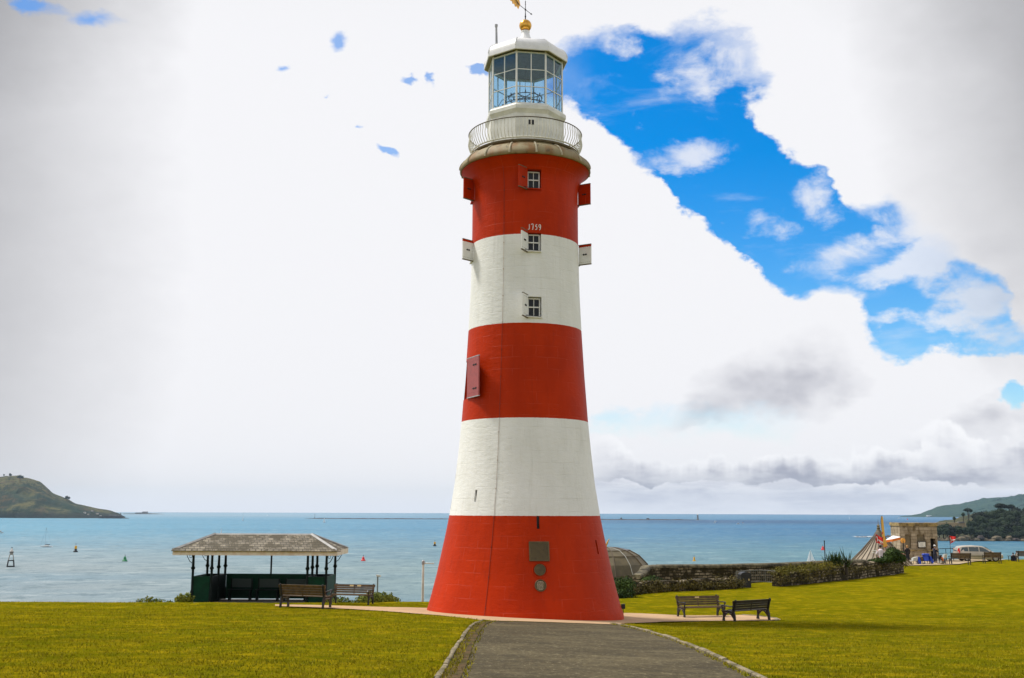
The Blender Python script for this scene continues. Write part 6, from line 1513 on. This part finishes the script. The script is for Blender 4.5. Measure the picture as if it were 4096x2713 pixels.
# trees, houses and pier of the left headland
def far_tree(label, p, h, bl, m, n, name='tree', group=None, seed=1, trunk=True, size=None):
    t = thing(name, label, 'tree', p, 0, group); f = leaves(MB(), bl, n, size or h * .055, seed); core = MB()
    for c, rr in bl: core.ball(c, (rr[0] * .72, rr[1] * .72, rr[2] * .72), 8, 6)
    f.add(core.v, core.f); f.build('crown', M[m], t, sharp=0)
    s = MB(); c0 = bl[0][0]; s.tube([(0, 0, -h * .25), (c0[0] * .3, 0, h * .3), (c0[0], 0, max(c0[2], h * .5))], [h * .045, h * .035, h * .02], 7)
    for c, rr in bl[1:3]: s.tube([(c0[0] * .3, 0, h * .3), (c[0], c[1], c[2])], [h * .025, h * .01], 5)
    s.build('trunk', M['bark'], t); return t
TLn = [('little lone tree on the headland skyline, leftmost', 40 * .3827, 1901, 10, 7), ('slightly larger tree on the headland skyline beside the leftmost one', 106 * .3827, 1906, 17, 11), ('widest dark clump of trees on top of the headland', 212 * .3827, 1918, 22, 27), ('tree pair standing out halfway down the headland slope', 703 * .3827, 2000, 20, 22)]
for i, (lab, px, pb, h_, w_) in enumerate(TLn):
    Yh = 3650 + 900 * .42; p = at(px, pb + 7, Yh); k = (Yh + 38) / FPX; h = h_ * k * 1.15; w2 = w_ * k / 2
    far_tree(lab, (p.x, p.y, p.z), h, [((-w2 * .25, 0, h * .72), (w2 * .75, w2 * .7, h * .30)), ((w2 * .5, 0, h * .62), (w2 * .55, w2 * .6, h * .26)), ((-w2 * .7, 0, h * .62), (w2 * .4, w2 * .5, h * .18))], 'leaf_tree', 420, seed=i + 1)
    struct_ok = 1
kh = (3650 + 20 + 38) / FPX
hf, HX = LANDF['headland']
for i, (px, w_, h_, v_, lab) in enumerate([(338, 9, 4.5, .10, 'pale house nearest the cliff on the headland shore'), (352, 7, 4, .07, 'pale gabled house, second from the cliff on the headland shore'), (368, 10, 3.6, .20, 'low long pale house above the shore houses'), (388, 10, 4, .10, 'widest pale house in the shore row of the headland'), (402, 7, 3.6, .06, 'pale house nearest the pier on the headland shore'), (372, 4, 8, .14, 'narrow tall dark house among the shore houses')]):
    x_ = at(px, 2070, 3650).x; q = Vector(hf((x_ - HX[0]) / (HX[-1] - HX[0]), v_)); t = thing('shore_house', lab, 'house', q, R(-20 + 13 * i)); a = w_ * kh / 2; h = h_ * kh
    m_ = MB(); m_.box((0, 0, h * .3 - 1.5), (a * 2, a * 1.2, h * .6 + 3)); m_.build('walls', M['house'] if i < 5 else M['masonry'], t); m_ = MB(); m_.prism([(-a * .72, h * .58), (a * .72, h * .58), (0, h)], -a * 1.05, a * 1.05, lambda q, b, d: (d, q, b)); m_.build('roof', M['houseroof'], t)
A = at(400, 2076, 3600); B = at(488, 2076, 3600); t = thing('pier', 'dark stone pier running out from the headland village', 'pier', (A.x, 3600, SEA)); LL = B.x - A.x; m_ = MB(); m_.box((LL / 2, 0, 3.5), (LL, 14, 9)); m_.build('quay', M['rock'], t)
m_ = MB(); m_.box((LL * .62, 2, 10.5), (LL * .42, 8, 5)); m_.build('sheds', M['masonry'], t); m_ = MB(); m_.lathe([(2.2, 8), (1.8, 18), (.4, 20)], 8, c=(LL * .93, 0, 0)); m_.build('light_tower', M['masonry'], t)
m_ = MB(); m_.box((LL * 1.06, 0, .6), (LL * .1, 10, 2.4)); m_.ball((LL * 1.15, 0, 0), (14, 8, 2.5), 10, 6); m_.build('rocks', M['rock'], t)
# white building on the far wooded headland
p = at(3712, 2056, 6585); t = thing('white_building', 'small white building at the foot of the far wooded headland', 'building', (p.x, p.y, SEA)); k = sk(p); m_ = MB(); m_.box((0, 0, 4.5 * k), (9 * k, 20, 4 * k)); m_.box((8 * k, 0, 5.4 * k), (7 * k, 15, 2.2 * k)); m_.build('walls', M['hull'], t); m_ = MB(); m_.prism([(-10, 0), (10, 0), (0, 1.0 * k)], -4.8 * k, 4.8 * k, lambda a, b, d: (d, a, 6.5 * k + b)); m_.build('roof', M['houseroof'], t)

# ------------------------------------------------------------------ wooded island on the right
IY = 1150.0; ki = (IY + 38) / FPX
def ipx(px): return at(px, 2157, IY).x
ISL = [(3690, 0), (3705, 2), (3740, 4), (3768, 26), (3790, 40), (3810, 48), (3835, 62), (3870, 66), (3905, 78), (3950, 84), (4000, 98), (4050, 112), (4096, 118), (4150, 112), (4205, 84), (4250, 30), (4275, 0)]
def isl_h(x): return lerp(x, [ipx(a) for a, b in ISL], [b * ki for a, b in ISL])
ix0, ix1 = ipx(3680), ipx(4280); ID = 130.0
def isl(x, v):
    h = isl_h(x); q = Vector((x / 22, v * 5, 1)); nz = mnoise.fractal(q, .8, 2, 5)
    cliff = min(1, v / .10) ** .7 * .22 * min(1, h / 3); rise = max(0, min(1, (v - .10) / .55)); back = 1.0 if v < .7 else cos((v - .7) / .3 * pi / 2)
    return SEA - .8 + h * (cliff + (1 - .22) * (rise ** .8)) * back + nz * 1.5 * min(1, h / 3) * (1 if v < .95 else 0)
m_ = MB(); m_.grid(lambda u, v: (ix0 + (ix1 - ix0) * u, IY + ID * v - (8 * mnoise.noise(Vector((u * 30, 2, 0))) if v < .02 else 0), isl(ix0 + (ix1 - ix0) * u, v)), 130, 30)
struct(m_.build('island', M['islet'], sharp=0))
# shore rocks
for i in range(26):
    r = random.Random(60 + i); x = ipx(3740 + (4130 - 3740) * (i + r.random()) / 26); s_ = r.uniform(1.6, 4.2)
    m_ = MB(); m_.ball((0, 0, 0), (s_ * 1.4, s_, s_ * r.uniform(.6, 1.0)), 9, 6); m_.v = [tuple(Vector(q) * (1 + .35 * mnoise.noise(Vector(q) * .45 + Vector((i, 0, 0))))) for q in m_.v]
    o = m_.build('shore_rock', M['shore_rock'] if i % 3 else M['rock'], sharp=20, loc=(x, IY + r.uniform(-5, 5), SEA + r.uniform(.2, 1.6) + (2.5 if i % 4 == 0 else 0))); tag(o, 'rough brown rock along the waterline of the wooded island', 'rock', 'rocks along the island shore')
GT = 'trees of the island wood'
def itree(px, ptop, wpx, hpx, v, m, label, group=GT, seed=0, n=520, flat=False, bush=False):
    x = ipx(px); Yt = IY + ID * v; k = (Yt + 38) / FPX; top = at(px, ptop, Yt).z; x = at(px, ptop, Yt).x; zb = isl(x, v); w2 = wpx * k / 2; h = hpx * k
    zb2 = min(zb, top - h * .9); H = top - zb2; r = random.Random(seed); ch = h * (.46 if not flat else .30)
    bl = [((0, 0, H - ch), (w2 * .78, w2 * .7, ch))]
    if not flat: bl.append(((0, -w2 * .1, max(h * .25, H - ch * 1.9)), (w2 * .9, w2 * .75, ch * .9)))
    for i in range(5):
        a_ = i * 1.26 + r.random(); bl.append(((w2 * .55 * cos(a_), w2 * .5 * sin(a_), H - ch * r.uniform(1.0, 1.5)), (w2 * r.uniform(.36, .52), w2 * .45, ch * r.uniform(.5, .75))))
    return far_tree(label, (x, Yt, zb2), H, bl, m, n, seed=seed, group=group, size=w2 * .115)
itree(3872, 2032, 38, 26, .50, 'leaf_pine', 'lone dark umbrella-shaped tree standing above the left slope of the island', None, 3, 700, True)
itree(4003, 2014, 58, 34, .60, 'leaf_pine', 'broad black-green tree crown highest on the island skyline', None, 4, 900, True)
itree(4042, 2017, 44, 30, .62, 'leaf_pine', 'dark crown leaning out right of the highest tree on the island', None, 5, 700, True)
itree(3852, 2049, 18, 14, .45, 'leaf_tree', 'small tree at the left foot of the umbrella-shaped tree', None, 6, 300)
itree(3816, 2065, 16, 14, .4, 'leaf_tree', 'small dark bush at the left end of the island grass', None, 7, 260)
itree(3876, 2078, 30, 32, .16, 'leaf_tree', 'round bush standing alone in front of the island grass', None, 9, 420)
r = random.Random(21); cnt = 0
ROWS = [(.58, 3925, 4170, 2042, 2024, 58, 40, 8), (.44, 3905, 4170, 2046, 2036, 60, 42, 9), (.32, 3895, 4170, 2064, 2052, 56, 40, 9), (.22, 3885, 4170, 2084, 2074, 52, 38, 10), (.13, 3885, 4170, 2100, 2096, 46, 34, 11), (.13, 3752, 3800, 2093, 2091, 44, 34, 3), (.07, 3768, 3885, 2102, 2108, 44, 32, 6), (.06, 3895, 4170, 2120, 2116, 46, 30, 11)]
for (v, a, b, ya, yb, wp, hp, n_) in ROWS:
    for i in range(n_):
        u = (i + r.uniform(.15, .85)) / n_; px = a + (b - a) * u; cnt += 1
        itree(px, ya + (yb - ya) * u + r.uniform(-7, 7), wp * r.uniform(.75, 1.25), hp * r.uniform(.8, 1.15), v + r.uniform(-.03, .03), 'leaf_tree' if r.random() < .75 else 'leaf_pine', 'dark bushy tree in the dense wood covering the island', GT, 100 + cnt, 380)
# pale battery wall across the island slope
A, B = at(3748, 2093, IY + 40), at(3862, 2090, IY + 40); t = thing('battery_wall', 'pale flat-topped wall and terrace across the left end of the island', 'wall', (A.x, A.y, A.z - 6)); m_ = MB(); m_.box(((B.x - A.x) / 2, 4, 1.5), (B.x - A.x, 8, 10)); m_.build('wall_body', M['gravel'], t); m_ = MB(); m_.box(((B.x - A.x) * .85, 1, 7.0), ((B.x - A.x) * .2, 4, 1.5)); m_.build('hut', M['masonry'], t)
# reef with surf left of the kiosk
p = sp(3555, 2149); k = sk(p); t = thing('reef', 'low black reef with white surf between the conical roof and the kiosk', 'reef', p); m_ = MB(); r = random.Random(5)
for i in range(22):
    u = i / 21; x = (-120 + 170 * u) * k; hh_ = (1.8 + 11 * max(0, u - .35)) * k * r.uniform(.7, 1.2); m_.ball((x, r.uniform(-4, 4), 0), (7 * k, 7, hh_), 8, 6)
m_.v = [tuple(Vector(q) + Vector((0, 0, 1.2 * mnoise.noise(Vector(q) * .3)))) for q in m_.v]; m_.build('rocks', M['rock'], t, sharp=20)
m_ = MB()
for i in range(40):
    x = (-150 + 105 * r.random() ** .8) * k; y_ = r.uniform(-26, 14); L_ = r.uniform(3, 10) * k; pts = [(x + L_ * cos(q * pi / 5) * r.uniform(.7, 1), y_ + r.uniform(3, 7) * sin(q * pi / 5), .25 + .02 * i) for q in range(10)]
    m_.add(pts, [tuple(range(10))])
m_.build('surf', M['foam'], t, sharp=0)

# ------------------------------------------------------------------ grass blades over the nearer lawn
r = random.Random(99); N = 0; V = []; Fc = []
def in_view(x, y): 
    d_ = y + 38; return abs(x + .47) < d_ * .50 + .5
while N < 90000:
    y = -24.5 + 28 * r.random() ** 1.25; hw = (y + 38) * .50; x = -.47 + r.uniform(-hw, hw)
    if y > crest(x) + 1 or inside(path_poly, x, y) or inside(apron_poly, x, y): 
        continue
    if mnoise.noise(Vector((x * .9, y * .9, 0))) + .35 * mnoise.noise(Vector((x * 4, y * 4, 1))) < r.uniform(-.7, .25): 
        if r.random() < .75: N += 0; continue
    z = zg(x, y) + .035 * mnoise.noise(Vector((x * .35, y * .35, 0))); a_ = r.uniform(0, 6.28); h = r.uniform(.018, .042); wv = r.uniform(.006, .012); lx, ly = cos(a_) * wv, sin(a_) * wv; tx, ty = r.gauss(0, .02), r.gauss(0, .02)
    k = len(V); V += [(x - lx, y - ly, z - .01), (x + lx, y + ly, z - .01), (x + tx, y + ty, z + h)]; Fc.append((k, k + 1, k + 2)); N += 1
for ln, o0, o1, cnt_ in ((strip(LKs, .30 * sgn, .36 * sgn)[0], -.05, .05, 700), (LKs, -.16, .0, 3000), (strip(LKs, .02 * sgn, .03 * sgn)[0], -.02, .05, 450), (RKs, -.02, .12, 2200)):
    for _ in range(cnt_):
        i = int(len(ln) * .86 * r.random()); p = ln[i].lerp(ln[min(i + 1, len(ln) - 1)], r.random()); 
        if mnoise.noise(Vector((p.x * 2, p.y * 2, 5))) < r.uniform(-.5, .3): continue
        x = p.x + sgn * r.uniform(o0, o1); y = p.y + r.uniform(-.05, .05); z = zg(x, y); a_ = r.uniform(0, 6.28); h = r.uniform(.02, .07); wv = r.uniform(.006, .012); lx, ly = cos(a_) * wv, sin(a_) * wv
        k = len(V); V += [(x - lx, y - ly, z), (x + lx, y + ly, z), (x + r.gauss(0, .03), y + r.gauss(0, .03), z + h)]; Fc.append((k, k + 1, k + 2))
me = bpy.data.meshes.new('grass'); me.from_pydata(V, [], Fc); me.materials.append(M['blade']); o = bpy.data.objects.new('grass', me); C.objects.link(o); struct(o, 'stuff'); tag(o, 'short yellow-green grass blades over the mown lawn', 'grass')

# ------------------------------------------------------------------ sea air
hb = MB(); hb.box((0, -38, 100), (25000, 25000, 272)); hz_ = hb.build('haze', M['lawn'], sharp=0); struct(hz_, 'stuff')
hm = bpy.data.materials.new('sea_haze'); hm.use_nodes = True; hm.node_tree.nodes.clear(); HT = NT(hm.node_tree)
hv = HT.n('ShaderNodeVolumePrincipled', None, Color=(.58, .78, 1.0), Density=3.4e-5)
HT.nt.links.new(hv.outputs[0], HT.n('ShaderNodeOutputMaterial').inputs['Volume']); hz_.data.materials.clear(); hz_.data.materials.append(hm)
